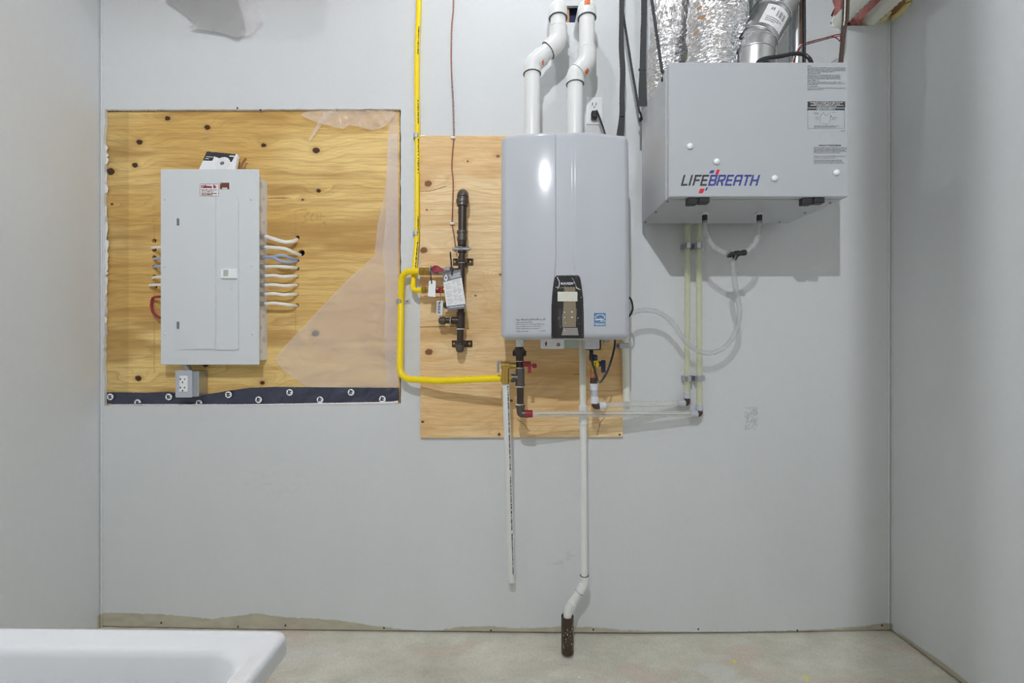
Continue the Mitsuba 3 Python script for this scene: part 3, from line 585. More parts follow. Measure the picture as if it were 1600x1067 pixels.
part(pt, 'print', extr(unary_union(rows), YT - .0005, YT + .0005), 'faint_ink', False, 'rows of small print')
rows = [ppoly(tquad(.35 + .02 * i, .95, .07 + i * .03, .085 + i * .03), YT - .0012) for i in range(4)] 
part(pt, 'header_print', extr(unary_union(rows), YT - .0012, YT - .0005), 'light_plastic', False)
part(pt, 'footer_print', extr(ppoly(tquad(.12, .9, .925, .945), YT - .0012), YT - .0012, YT - .0005), 'light_plastic', False)
part(pt, 'zip_tie', cat([tube([W(703.5, 394, -.10), W(705, 412, -.112), W(706, 424, -.127), W(706.5, 430, -.128)], .0030, 8, 5), pbox(702.5, 708, 417, 422, -.127, -.118, .001)]), 'black')

# ---------------------------------------------------------------- tankless water heater
wh = thing('water_heater', 'glossy white tankless water heater with dark control window on the pale plywood', 'water heater')
HX, HWD, HZ0, HZ1 = .1800, .2245, CZ + .0215, CZ + .7385
def crease(z):
    t = np.clip((z - HZ0) / (HZ1 - HZ0), 0, 1); s = np.clip((.40 - t) / .28, 0, 1); s = s * s * (3 - 2 * s)
    return W(868, 0, -.35)[0] - S(6.5, -.35) * s, W(898, 0, -.35)[0] + S(14.5, -.35) * s
def heater_y(x, z, fillet=True):
    x, z = np.asarray(x, float), np.asarray(z, float); u = (x - HX) / HWD; t = np.clip((z - HZ0) / (HZ1 - HZ0), 0, 1)
    y = -.357 + .036 * u * u + .014 * np.clip((t - .55) / .45, 0, 1) ** 2
    cl, cr_ = crease(z)
    sm = lambda a: np.clip(a, 0, 1) ** 2 * (3 - 2 * np.clip(a, 0, 1))
    y = y + .0065 * sm((x - cl + .0015) / .004) * (1 - sm((x - cr_ + .010) / .012))
    if fillet:
        r = .024; d = np.minimum(np.minimum((x - HX) + HWD, HWD - (x - HX)), np.minimum(z - HZ0, HZ1 - z)); q = np.clip(r - d, 0, r)
        y = y + r - np.sqrt(np.maximum(r * r - q * q, 0))
    return y
zrow = np.r_[HZ0, HZ0 + .024 * (1 - np.cos(np.linspace(.15, math.pi / 2, 8))), np.linspace(HZ0 + .03, HZ1 - .03, 46), HZ1 - .024 * (1 - np.cos(np.linspace(math.pi / 2, .15, 8))), HZ1]
v, f = [], []
for z in zrow:
    rc_ = .020; dz = min(z - HZ0, HZ1 - z); w_ = HWD - (rc_ - math.sqrt(max(rc_ ** 2 - max(rc_ - dz, 0) ** 2, 0)))
    cl, cr_ = crease(z)
    e = .024 * (1 - np.cos(np.linspace(0, math.pi / 2, 9)))
    cols = np.r_[HX - w_ + e, np.linspace(HX - w_ + .035, cl - .008, 16), np.linspace(cl - .004, cl + .005, 10), np.linspace(cl + .01, cr_ - .014, 8), np.linspace(cr_ - .011, cr_ + .003, 12), np.linspace(cr_ + .008, HX + w_ - .035, 16), HX + w_ - e[::-1]]
    d = np.minimum(np.minimum(cols - (HX - w_), (HX + w_) - cols), dz); r = .024; q = np.clip(r - d, 0, r)
    yy = heater_y(cols, np.full_like(cols, z), False) + r - np.sqrt(np.maximum(r * r - q * q, 0))
    v += [[x, y, z] for x, y in zip(cols, yy)]
nc, nr = len(cols), len(zrow)
for i in range(nr - 1):
    for j in range(nc - 1): f.append([i * nc + j, i * nc + j + 1, (i + 1) * nc + j + 1, (i + 1) * nc + j])
loop = [j for j in range(nc)] + [i * nc + nc - 1 for i in range(1, nr)] + [(nr - 1) * nc + j for j in range(nc - 2, -1, -1)] + [i * nc for i in range(nr - 2, 0, -1)]
base = len(v); v += [[v[i][0], -.16, v[i][2]] for i in loop]; L = len(loop)
for k in range(L): f.append([loop[k], base + k, base + (k + 1) % L, loop[(k + 1) % L]])
vv, ff, _ = meshkit.arrays((v, f))
part(wh, 'front_cover', trimesh.Trimesh(vv, ff, process=False), 'heater', 50, 'glossy white convex cover with a recessed central channel')
part(wh, 'cabinet', bx(HX - HWD + .004, HX + HWD - .004, -.165, YB - .0006, HZ0 + .004, HZ1 - .004, .004), 'heater', False)
# control window
def hsurf(poly, off):
    """a flat polygon (x, z) laid on the heater's curved front, finely triangulated"""
    x0, z0, x1, z1 = poly.bounds; st = max((x1 - x0) / 14, .0012)
    tv, tf = trimesh.creation.triangulate_polygon(poly, engine='earcut'); m = trimesh.Trimesh(np.c_[tv, np.zeros(len(tv))], tf)
    v2, f2 = trimesh.remesh.subdivide_to_size(m.vertices, m.faces, max(st, .004), max_iter=14)
    return trimesh.Trimesh(np.c_[v2[:, 0], heater_y(v2[:, 0], v2[:, 1], False) - off, v2[:, 1]], f2, process=False)
def hp(pts): return ppoly(pts, -.35)
win = hp([(867, 433.5), (870, 430.5), (902, 430.5), (905.5, 433.5), (908, 445), (910.5, 465), (911.5, 490), (912, 528.8), (862, 528.8), (862, 480), (863.5, 455)])
cw = part(wh, 'control_window', hsurf(win, -.0035 + .006), 'gloss_black', True, 'glossy black control window under scratched film')
bw = hp([(881.5, 448.5), (898.5, 448.5), (899.5, 480), (900.5, 483), (899.5, 511), (878.5, 511), (878, 495), (880, 481), (880.5, 470)])
part(cw, 'display', hsurf(bw, .0036), 'display', True, 'beige display strip')
part(cw, 'sticker', hsurf(hp([(871, 456), (902, 456), (902, 471), (871, 471)]), .0042), 'display_tape', True, 'pale rectangular film sticker')
part(cw, 'grip', hsurf(hp([(880, 512), (902, 512), (904, 524), (877, 524)]), .0036), 'grip', True)
part(cw, 'keypad_frame', hsurf(hp([(873, 482), (877, 482), (876.5, 510), (873, 510)]), .0036), 'ink', True)
part(cw, 'keypad_frame', hsurf(hp([(900.8, 482), (902, 482), (902, 510), (900.8, 510)]), .0036), 'ink', True)
for a_, b_ in ((881, 487.5), (881, 495.5), (882, 504)): part(cw, 'button_mark', hsurf(hp([(a_, b_), (a_ + 2, b_), (a_ + 2, b_ + 1), (a_, b_ + 1)]), .0042), 'paper', True)
part(cw, 'button_mark', hsurf(hp([(893.5, 486), (895, 488.5), (892, 488.5)]), .0042), 'paper', True)
part(cw, 'button_mark', hsurf(hp([(893.5, 497.5), (895, 495), (892, 495)]), .0042), 'paper', True)
nm = text_front('NAVIEN', 876.0, 445.0, -.35, 3.6, True); nv = nm.vertices.copy(); yo = heater_y(nv[:, 0], nv[:, 2], False); nm.vertices = np.c_[nv[:, 0], yo - .0044 + (nv[:, 1] + .35), nv[:, 2]]
part(cw, 'lettering', nm, 'paper', False, 'white maker name')
g = np.random.default_rng(21); st = []
for _ in range(30):
    a_, b_ = g.uniform(865, 908), g.uniform(433, 526)
    if 879 < a_ < 901 and 446 < b_ < 510: continue
    an, l = g.uniform(-1.6, 1.6), g.uniform(2, 9); pts = [(a_ + l * q * math.cos(an + q * .5), b_ + l * q * math.sin(an + q * .5)) for q in (0, .35, .7, 1)]
    pts = [p for p in pts if 864 < p[0] < 909 and 432 < p[1] < 527]
    if len(pts) > 1: st.append(hp([(p[0], p[1] - w_) for p, w_ in zip(pts, (.1, .5, .4, .1))] + [(p[0], p[1] + w_) for p, w_ in list(zip(pts, (.1, .5, .4, .1)))[::-1]]).buffer(0))
for p in (hp([(869.5, 433), (871, 433), (874.5, 440), (874, 447), (871.5, 452), (871, 451), (873, 446), (873, 440)]), hp([(899, 446), (901, 449), (907, 453), (907, 454), (900, 450.5)])): st.append(p.buffer(0))
for s_ in list(getattr(unary_union(st), 'geoms', []))[:26]:
    if s_.area > 2e-7: part(cw, 'film_crease', hsurf(s_, .0039), 'film_streak', True)
# printing on the cover
hy = lambda x, z: float(heater_y(x, z, False)) - .0006
part(wh, 'warning_print', cat([lines_of_print(806.5, 851, [(500.5, 1.0)], -.342, 2.8, 31, hy), lines_of_print(806.5, 851, [(504, .55), (507, 1), (510.5, .9), (514, .8)], -.342, 1.6, 32, hy), lines_of_print(806.5, 851, [(518.3, .42)], -.342, 2.0, 33, hy), lines_of_print(843, 852, [(518, .9)], -.342, 2.0, 34, hy)]), 'grey_ink', False, 'block of small printed warnings')
es = part(wh, 'energy_label', hsurf(hp([(928, 489), (947, 489), (947, 509.5), (928, 509.5)]), .0005), 'blue_label', True, 'square blue efficiency label with white script')
ln = []
def es_line(pts, w): ln.append(LineString([tuple(W(a_, b_, -.345)[[0, 2]]) for a_, b_ in pts]).buffer(S(w / 2), 2))
es_line([(929 + 17 * (1 - math.cos(q)) / 2, 498 - 6.5 * math.sin(q)) for q in np.linspace(.15, 2.8, 12)], .7)
es_line([(929.5, 500), (931, 498), (932, 499.5), (930.5, 500.5), (933, 500), (934, 498.5), (935, 500.3), (936, 498.5), (937, 500), (938, 498), (939, 500.3), (940, 497.5), (941, 500), (943, 498.5), (945.5, 495)], .7)
es_line([(938, 502), (940, 501.5)], .8); es_line([(941, 501), (942, 503)], .8); es_line([(943.5, 500.5), (945.5, 502.5)], .8); es_line([(928.5, 505.3), (946.5, 505.3)], .5)
for q in range(5): es_line([(930 + q * 3.2, 507.5), (932 + q * 3.2, 507.5)], .9)
for s_ in getattr(unary_union(ln), 'geoms', [unary_union(ln)]): part(es, 'script', hsurf(s_, .0011), 'paper', True)
# base fittings
bp_ = part(wh, 'base_plate', extr(rrect(W(844.5, 0, -.22)[0], W(881.5, 0, -.22)[0], W(0, 545, -.22)[2], HZ0 + .005, .006), -.222, -.220), 'white_plastic', False, 'small white plate with symbols under the cover')
part(bp_, 'symbol', cat([extr(ppoly([(853.3, 532.5), (855, 537), (853.3, 541.8), (851.6, 537)], -.223), -.223, -.2215), extr(Point(*W(872.5, 538.5, -.223)[[0, 2]]).buffer(S(2.6, -.223)).difference(Point(*W(872.5, 538.5, -.223)[[0, 2]]).buffer(S(1.2, -.223))), -.223, -.2215)]), 'sticker_brown', False)
part(wh, 'base_mesh', pbox(881.5, 904.5, 530, 544, -.205, -.19, .001), 'latch_green', False)
part(wh, 'inlet_stub', cat([cyl(W(812, 546, -.17), W(812, 528, -.17), .0145, 18)]), 'white_plastic')
cb = part(wh, 'junction_box', pbox(914.5, 937, 528, 545.5, -.22, -.16, .003), 'light_plastic', False, 'grey junction box under the cover')
part(cb, 'base', pbox(917, 939.5, 530, 547, -.20, -.15, .003), 'ink', False)
pieces(wh, 'cable_clip', [pbox(943.5, 952, 528, 535.5, -.20, -.185, .002), pbox(814, 822, 529, 534.5, -.15, -.14, .002)], 'zinc', False)

# vent pipes
def ring(p, d, r, w=.0022): d = np.asarray(d, float) / np.linalg.norm(d); return cyl(np.asarray(p) - d * w / 2, np.asarray(p) + d * w / 2, r, 28, .02)
def vent(label, xb, ztop_px, bend1, bend2, tops, lab):
    k = thing('vent_pipe', label, 'vent pipe'); Y = -.14; R, RS = .0300, .0345
    b0, b1, b2, tp_ = W(xb, 215, Y), W(*bend1, Y), W(*bend2, Y), W(*tops, Y)
    part(k, 'pipe', cyl(b0, W(xb, ztop_px - 4, Y), R, 30, .02), 'pvc')
    d12 = (b2 - b1) / np.linalg.norm(b2 - b1); up = np.array([0, 0, 1.0]); L12 = np.linalg.norm(b2 - b1)
    s1, s2 = W(xb, ztop_px, Y), None
    part(k, 'elbow', tube(arc([s1, b1, b1 + d12 * .052], .05, 8), RS, 28), 'pvc')
    part(k, 'collar_line', ring(s1, up, RS + .0006), 'purple_line')
    part(k, 'pipe', cyl(b1, b2, R, 30, .02), 'pvc')
    e0, e1 = b2 - d12 * .052, b2 + up * .052
    part(k, 'elbow', tube(arc([e0, b2, e1], .05, 8), RS, 28), 'pvc')
    part(k, 'collar_line', ring(e0, d12, RS + .0006), 'purple_line')
    part(k, 'hub', rev(e1 - up * .004, e1 + up * .007, [(0, RS + .001), (.6, RS + .0012), (1, R)], 28), 'pvc')
    part(k, 'pipe', cyl(b2, W(tops[0], 24, Y), R, 30, .02), 'pvc')
    q0 = W(tops[0], 29, Y)
    part(k, 'elbow', tube(arc([q0, W(tops[0], 13.5, Y), W(tops[0], 13.5, Y) + [0, .17, 0]], .040, 10), RS + .0012, 28), 'pvc')
    part(k, 'collar_line', ring(W(tops[0], 29, Y), up, RS + .002), 'purple_line')
    for lp in lab: part(k, 'label', lp, 'orange_label', True, 'small orange-red label')
def patch(c, axis, r, a0, a1, l0, l1):
    """a label wrapped on a pipe: angle from the viewer's side"""
    ax = np.asarray(axis, float) / np.linalg.norm(axis); fr = np.array([0, -1.0, 0]); fr = fr - ax * np.dot(fr, ax); fr /= np.linalg.norm(fr); sd = np.cross(fr, ax); v, f = [], []
    sd = sd if sd[0] > 0 else -sd
    for i in range(9):
        th = a0 + (a1 - a0) * i / 8
        for l in (l0, l1): v.append(c + ax * l + (r + .0006) * (math.cos(th) * fr + math.sin(th) * sd))
    for i in range(8): f.append([2 * i, 2 * i + 1, 2 * i + 3, 2 * i + 2])
    v_, f_, _ = meshkit.arrays((v, f)); return trimesh.Trimesh(v_, f_, process=False)
d1 = W(872, 64, -.14) - W(831.5, 103, -.14)
vent('left white plastic vent pipe rising from the water heater with a long diagonal offset', 831.5, 116, (831.5, 102), (872, 65), (872, 10), [patch(W(831.5, 102, -.14), d1, .0345, .8, 1.35, .024, .046)])
vent('right white plastic vent pipe rising from the water heater with a short diagonal offset', 898.5, 132, (898.5, 118), (917, 98), (917, 10), [patch(W(917, 15, -.14), (0, 0, 1), .0357, -.42, .18, -.006, .010), patch(W(917, 98, -.14), W(917, 98, -.14) - W(898.5, 118, -.14), .0345, .75, 1.25, -.046, -.026)])

# wall outlet with plug and cord
wo = thing('wall_outlet', 'white wall outlet plate on the wall above the water heater', 'outlet')
part(wo, 'plate', pbox(916.5, 941.5, 151.5, 194, -.006, 0, .002), 'white_plastic', False)
rcp = part(wo, 'receptacle', pbox(922.5, 935, 157, 188, -.008, -.004, .001), 'white_plastic', False)
for r_ in ((925.2, 926.6, 160.5, 165), (930.6, 931.8, 160.5, 165), (927.6, 929.6, 166.5, 168.2)): part(rcp, 'slot', pbox(*r_, -.0085, -.007), 'ink', False)
pl_ = thing('power_plug', 'black power plug and cord in the wall outlet above the water heater', 'power cord')
part(pl_, 'plug', cat([pbox(924.5, 934, 171.5, 184, -.034, -.008, .005)]), 'black', 35)
part(pl_, 'cord', tube([W(932, 173, -.03), W(936, 182, -.04), W(941, 196, -.05), W(946, 212, -.06), W(948, 224, -.06)], .0042, 8, 6), 'black')

# ---------------------------------------------------------------- heat recovery ventilator
hv = thing('air_exchanger', 'white box-shaped air exchanger hanging from black straps at the upper right', 'air exchanger')
VX0, VX1, VY0, VY1, VZ0, VZ1 = .517, 1.1106, -.388, -.060, CZ + .4935, CZ + .942
part(hv, 'case', bx(VX0, VX1, VY0 + .030, VY1, VZ0, VZ1 - .001, .002), 'ventilator', False)
part(hv, 'door', bx(VX0 - .001, VX1 + .001, VY0, VY0 + .027, VZ0 + .001, VZ1, .0025), 'ventilator', False)
part(hv, 'side_strip', bx(VX0 - .0015, VX0, VY0 + .036, VY0 + .048, VZ0 + .004, VZ1 - .004), 'ventilator', False)
for a_, b_ in ((1077.5, 229), (1119, 253), (1209.5, 279), (1306, 270)):
    o = W(a_, b_, VY0); part(hv, 'knob', rev(o, o - [0, .011, 0], [(0, .0102), (.35, .0102), (.6, .0092), (.85, .0062), (1, .001)], 20), 'knob', True, 'round white button')
for a_ in (1076, 1256.5):
    x0, x1 = W(a_, 0, VY0)[0], W(a_ + 33.5, 0, VY0)[0]; mx = (x0 + x1) / 2
    part(hv, 'latch', cat([bx(x0, mx - .004, VY0 + .006, VY0 + .03, VZ0 - .022, VZ0 + .001, .002), bx(mx + .002, x1, VY0 + .002, VY0 + .03, VZ0 - .018, VZ0 + .001, .002), bx(mx - .008, mx + .008, VY0 + .01, VY0 + .028, VZ0 - .014, VZ0, .002)]), 'black', False, 'black latch under the door')
for px in (1101, 1186.5):
    yy = -.213; x = W(px, 0, yy)[0]
    part(hv, 'drain_spout', cyl([x, yy, VZ0 - .036], [x, yy, VZ0 - .008], .0095, 14), 'black')
    part(hv, 'drain_flange', cyl([x, yy, VZ0 - .010], [x, yy, VZ0 + .001], .0135, 18), 'light_plastic')
for xx, yy in ((VX0 + .008, -.345), (VX0 + .008, -.22), (VX0 + .008, -.085), (VX1 - .02, -.33), (VX1 - .03, -.21), (VX1 - .05, -.085)): part(hv, 'screw', cyl([xx, yy, VZ0 + .001], [xx, yy, VZ0 - .003], .004, 10), 'tag_dark')
def letters(glyphs, x0, base, h, sx, w, slant):
    out = []
    for gl, at in glyphs:
        for s_ in gl: out.append(LineString([(at + px * sx, py) for px, py in s_]).buffer(w / 2, cap_style=2, join_style=2))
    u = unary_union(out); u = affinity.affine_transform(u, [h * .965, h * slant, 0, h, x0, base]); return u
G = {'L': [[(0, 1), (0, .07), (.62, .07)]], 'I': [[(0, 0), (0, 1)]], 'F': [[(0, 0), (0, .93), (.66, .93)], [(0, .5), (.55, .5)]], 'E': [[(.64, .93), (0, .93), (0, .07), (.64, .07)], [(0, .5), (.56, .5)]],
     'B': [[(0, .5), (0, .93), (.6, .93), (.6, .62), (.5, .5), (0, .5)], [(0, .5), (0, .07), (.56, .07), (.66, .2), (.62, .42), (.5, .5)]], 'R': [[(0, 0), (0, .93), (.62, .93), (.66, .82), (.6, .52), (0, .45)], [(.36, .47), (.6, 0)]],
     'A': [[(0, 0), (0, .8), (.12, .93), (.66, .93), (.66, 0)], [(0, .45), (.66, .45)]], 'T': [[(.36, 0), (.36, .93)], [(0, .93), (.78, .93)]], 'H': [[(0, 0), (0, 1)], [(.66, 0), (.66, 1)], [(0, .48), (.66, .48)]]}
o = W(1065, 290, VY0); hh = S(16.6, VY0)
lg1 = letters([(G['L'], 0), (G['I'], .74), (G['F'], 1.12), (G['E'], 1.86)], o[0], o[2], hh, .86, .165, .28)
lg2 = letters([(G['B'], 2.64), (G['R'], 3.44), (G['E'], 4.28), (G['A'], 5.06), (G['T'], 5.86), (G['H'], 6.70)], o[0], o[2], hh, .88, .17, .28)
lg = part(hv, 'logo', extr(lg1, VY0 - .0008, VY0), 'ink', False, 'black and blue LIFEBREATH lettering with red and blue squares')
part(lg, 'blue_letters', extr(lg2, VY0 - .0008, VY0), 'logo_blue', False)
def para(x0, x1, y0, y1, s_=1.2): return ppoly([(x0 + s_, y0), (x1 + s_, y0), (x1 - s_, y1), (x0 - s_, y1)], VY0).buffer(.0006, 3)
part(lg, 'blue_square', extr(unary_union([para(1109.5, 1115, 266.5, 270.5), para(1102.6, 1104.6, 293.2, 297.6)]), VY0 - .0008, VY0), 'logo_blue', False)
part(lg, 'red_square', extr(para(1119, 1123, 265.5, 272.3), VY0 - .0008, VY0), 'logo_red', False)
part(lg, 'red_square', extr(para(1092.8, 1099, 295, 301.5), VY0 - .0008, VY0), 'logo_red', False)
lb = part(hv, 'label', pbox(1259.5, 1323.5, 99.5, 206, VY0 - .0004, VY0), 'ventilator', False, 'printed instruction label with a wiring sketch')
part(lb, 'print', cat([lines_of_print(1261.5, 1321, [(104, .1)], VY0 - .0004, 1.9, 41), lines_of_print(1261.5, 1321, [(106.7, 1), (109, 1), (111, 1), (113, .7)], VY0 - .0004, 1.7, 42), lines_of_print(1261.5, 1321, [(115.5, .35)], VY0 - .0004, 2.0, 43), lines_of_print(1261.5, 1321, [(118, .85), (120.2, .85), (122, .86), (124, .86)], VY0 - .0004, 1.6, 44), lines_of_print(1261.5, 1321, [(127, .3)], VY0 - .0004, 2.0, 45), lines_of_print(1261.5, 1321, [(129.3, .9), (131.3, 1), (133, .26)], VY0 - .0004, 1.6, 46), lines_of_print(1261.5, 1321, [(136, .28)], VY0 - .0004, 2.0, 47), lines_of_print(1261.5, 1321, [(138.5, 1), (140.8, .4)], VY0 - .0004, 1.7, 48), lines_of_print(1313, 1320, [(205, 1)], VY0 - .0004, 1.4, 49)]), 'grey_ink', False)
part(lb, 'black_band', cat([pbox(1262, 1320.5, 158.5, 168, VY0 - .0010, VY0 - .0003), pbox(1261.5, 1320, 169.3, 172, VY0 - .0010, VY0 - .0003)]), 'ink', False, 'black band with white words')
part(lb, 'band_print', cat([lines_of_print(1266, 1317, [(161, 1)], VY0 - .0011, 1.5, 51), lines_of_print(1271, 1312, [(163.2, 1)], VY0 - .0011, 1.4, 52), lines_of_print(1266, 1317, [(165.3, 1)], VY0 - .0011, 1.4, 53), lines_of_print(1276, 1307, [(167.5, 1)], VY0 - .0011, 1.4, 54), lines_of_print(1276, 1304, [(171.4, 1)], VY0 - .0011, 1.5, 55)]), 'paper', False)
ln = []
def vl(pts, w=.5): ln.append(LineString([tuple(W(a_, b_, VY0)[[0, 2]]) for a_, b_ in pts]).buffer(S(w / 2, VY0), 2))
vl([(1261.8, 172), (1261.8, 201), (1319.5, 201), (1319.5, 172)]); vl([(1281, 183), (1281, 192), (1284, 194), (1294, 194), (1297, 191), (1297, 180)], .35); vl([(1282, 180), (1287, 176), (1290, 181), (1296, 177)], .6); vl([(1281, 183), (1284, 178.5)], .8)
ln.append(Point(*W(1298.5, 182, VY0)[[0, 2]]).buffer(S(1.2, VY0)))
part(lb, 'sketch', cat([extr(unary_union(ln), VY0 - .0010, VY0 - .0003), lines_of_print(1272, 1279, [(177, 1), (178.7, .9)], VY0 - .0004, 1.4, 56), lines_of_print(1274, 1279, [(184, 1), (187, .9)], VY0 - .0004, 1.4, 57), lines_of_print(1300, 1309, [(176, .5), (184.5, .9), (187, .5)], VY0 - .0004, 1.5, 58), lines_of_print(1272, 1310, [(197.5, 1), (199.3, .9)], VY0 - .0004, 1.6, 59)]), 'grey_ink', False)
wl = part(hv, 'warning_label', pbox(1269.5, 1324, 224.5, 256.5, VY0 - .0004, VY0), 'ventilator', False, 'printed label headed APPLICATION WARNING')
tm = text_front('APPLICATION WARNING', 1279, 228.3, VY0 - .0004, 2.1, True); part(wl, 'heading', tm, 'ink', False)
part(wl, 'print', lines_of_print(1271.5, 1322.5, [(231.5, 1), (233.6, 1), (235.5, .97), (237.3, 1), (239.5, .8), (245, .98), (247.5, .7), (251, .85), (253, .86), (255.3, .93)], VY0 - .0004, 1.6, 61), 'grey_ink', False)

# hanging straps
def webbing(label, pts, w, name='hanging_strap', hook=None, wdir=(1, 0, 0), thick=.0018):
    k = thing(name, label, 'strap'); p = spline([W(*q) for q in pts], 6); wd = np.asarray(wdir, float); v, f = [], []
    w = np.interp(np.linspace(0, 1, len(p)), np.linspace(0, 1, len(w)), w) if np.ndim(w) else np.full(len(p), w)
    nrm_ = np.cross(wd, [0, 0, 1.0]); nrm_ /= np.linalg.norm(nrm_)
    for q, ww in zip(p, w):
        for a_, b_ in ((-1, -1), (1, -1), (1, 1), (-1, 1)): v.append(q + wd * a_ * ww / 2 + nrm_ * b_ * thick / 2)
    for i in range(len(p) - 1):
        for j in range(4): f.append([i * 4 + j, i * 4 + (j + 1) % 4, (i + 1) * 4 + (j + 1) % 4, (i + 1) * 4 + j])
    f += [[0, 1, 2, 3], [len(v) - 4, len(v) - 3, len(v) - 2, len(v) - 1]]
    v_, f_, _ = meshkit.arrays((v, f)); part(k, 'band', trimesh.Trimesh(v_, f_, process=False), 'webbing', False); return k
TOPZ = lambda y: CY - (H_CEIL - CZ) * F / (D + y)
s1 = webbing('black webbing strap with a loose tail hanging down behind the water heater', [(972, TOPZ(-.11), -.11), (972, -30, -.11), (971, 30, -.112), (971, 75, -.113), (973, 110, -.112), (972, 150, -.11), (972, 180, -.108), (969, 212, -.10)], [.022, .022, .018, .020, .022, .020, .022, .030])
part(s1, 'fold', pbox(968.3, 976, 179, 181.5, -.113, -.108), 'webbing', False)
hy_, hz_ = -.085, VZ1 - .030
s2 = thing('hanging_strap', 'thin black strap running diagonally down to the rear hook of the air exchanger', 'strap')
part(s2, 'band', tube([W(968, TOPZ(-.10), -.10), W(971.5, 8, -.10), W(986, 100, -.088), W(999, 176, -.07)], .0048, 8), 'webbing')
part(s2, 'hook', cat([tube([W(999, 174, -.07), W(1001.5, 180, -.07), W(1001.5, 187, -.07), W(999.5, 189, -.07), W(998.5, 185, -.07)], .0042, 8, 5), bx(W(998, 0, -.07)[0], VX0 + .002, -.074, -.066, W(0, 186, -.07)[2] - .004, W(0, 186, -.07)[2] + .004)]), 'black', 35, 'small black hook')
s3 = webbing('wide black webbing strap with a cut end hanging left of the silver ducts', [(1007, TOPZ(-.20), -.20), (1006.5, 0, -.20), (1005.5, 50, -.20), (1004.5, 105, -.21), (1004, 140, -.215), (1004.5, 166, -.22)], [.021, .021, .022, .024, .030, .032])
part(s3, 'fold', pbox(998.2, 1010, 107, 109.5, -.2125, -.207), 'webbing', False)
s4 = thing('hanging_strap', 'thin black strap running down to the front hook of the air exchanger', 'strap')
part(s4, 'band', tube([W(1006, TOPZ(-.30), -.30), W(1018.5, 0, -.30), W(1027, 60, -.305), W(1034.5, 112, -.312)], .0055, 8), 'webbing')
part(s4, 'hook', cat([tube([W(1034.5, 110, -.312), W(1037, 116, -.316), W(1036.5, 124, -.318), W(1034, 126, -.318)], .0052, 8, 5), bx(W(1034, 0, -.316)[0], VX0 + .002, -.320, -.312, W(0, 122, -.316)[2] - .004, W(0, 122, -.316)[2] + .004)]), 'black', 35, 'small black hook')

# ---------------------------------------------------------------- ducts over the air exchanger
def foil_duct(pts, r, seed, amp=.018, nu=130, nv=150, rings=26):
    p = spline(pts, 30); p = p[np.linspace(0, len(p) - 1, nv).astype(int)]
    t, U, V = frames(p + np.linspace(0, 1e-6, nv)[:, None]); a = np.arange(nu) * 2 * math.pi / nu
    dirs = np.cos(a)[None, :, None] * U[:, None] + np.sin(a)[None, :, None] * V[:, None]
    pos = p[:, None] + dirs * np.interp(np.linspace(0, 1, nv), np.linspace(0, 1, len(r)), r)[:, None, None]
    q = pos.copy(); q[..., 2] *= 1.9
    n1 = np.abs(meshkit.fbm(q * 24 + seed, 2, seed) - .5) * 2; n2 = np.abs(meshkit.fbm(q * 60 + seed * 3, 2, seed + 5) - .5) * 2
    n3 = meshkit.fbm(q * 7 + seed, 2, seed + 9) - .5
    sag = .0018 * np.sin(np.linspace(0, rings * 2 * math.pi, nv))[:, None]
    pos = pos + dirs * (amp * (n1 - .4) + .62 * amp * (n2 - .4) + .03 * n3 + sag)[..., None]
    f = [[i * nu + j, i * nu + (j + 1) % nu, (i + 1) * nu + (j + 1) % nu, (i + 1) * nu + j] for i in range(nv - 1) for j in range(nu)]
    v_, f_, _ = meshkit.arrays((pos.reshape(-1, 3), f)); return trimesh.Trimesh(v_, f_, process=False)
fd1 = solo('foil_duct', foil_duct([(.588, -.140, VZ1 + .008), (.588, -.140, VZ1 + .10), (.592, -.142, VZ1 + .20), (.600, -.145, VZ1 + .32), (.61, -.15, H_CEIL)], [.068, .070, .070, .070, .070], 2, .012), 'foil', 'crinkled silver foil duct on the left end of the air exchanger', 'duct', None, False)
fd2 = thing('foil_duct', 'wide crinkled silver foil duct leaning right above the air exchanger', 'duct')
part(fd2, 'jacket', foil_duct([(.702, -.282, VZ1 + .012), (.702, -.282, VZ1 + .07), (.706, -.282, VZ1 + .13), (.716, -.280, VZ1 + .20), (.728, -.275, VZ1 + .30), (.74, -.27, H_CEIL)], [.080, .082, .086, .094, .098, .095], 8, .014), 'foil', False)
gd = thing('metal_duct', 'galvanized steel elbow duct with a barcode label rising from the air exchanger', 'duct')
gx, gy = .861, -.264
c_ = np.array([gx, gy, VZ1]); u1 = np.array([.47, .02, .882]); u1 /= np.linalg.norm(u1); um = np.array([.25, .01, .968]); um /= np.linalg.norm(um)
k1 = c_ + [0, 0, .100]; k2 = k1 + um * .050; k3 = k2 + u1 * .118
part(gd, 'collar', cyl(c_ + [0, 0, .0005], k1, .0690, 40, .01), 'galvanized')
part(gd, 'gore', tube([k1 - [0, 0, .006], k1, k2, k2 + u1 * .004], [.0690, .0690, .0690, .0690], 40, 0, False), 'galvanized')
part(gd, 'gore', cyl(k2, k3, .0700, 40, .01), 'galvanized')
part(gd, 'bead', tube([k2 + .0705 * (math.cos(q) * np.array([u1[2], 0, -u1[0]]) + math.sin(q) * np.array([0, 1, 0])) for q in np.linspace(0, 2 * math.pi, 41)], .0032, 8), 'galvanized')
part(gd, 'bead', tube([k2 - um * .012 + .0695 * (math.cos(q) * np.array([um[2], 0, -um[0]]) + math.sin(q) * np.array([0, 1, 0])) for q in np.linspace(0, 2 * math.pi, 41)], .0026, 8), 'galvanized')
part(gd, 'bead', tube([k1 + .0695 * (math.cos(q) * np.array([1, 0, -.12]) + math.sin(q) * np.array([0, 1, 0])) for q in np.linspace(0, 2 * math.pi, 41)], .0022, 8), 'galvanized')
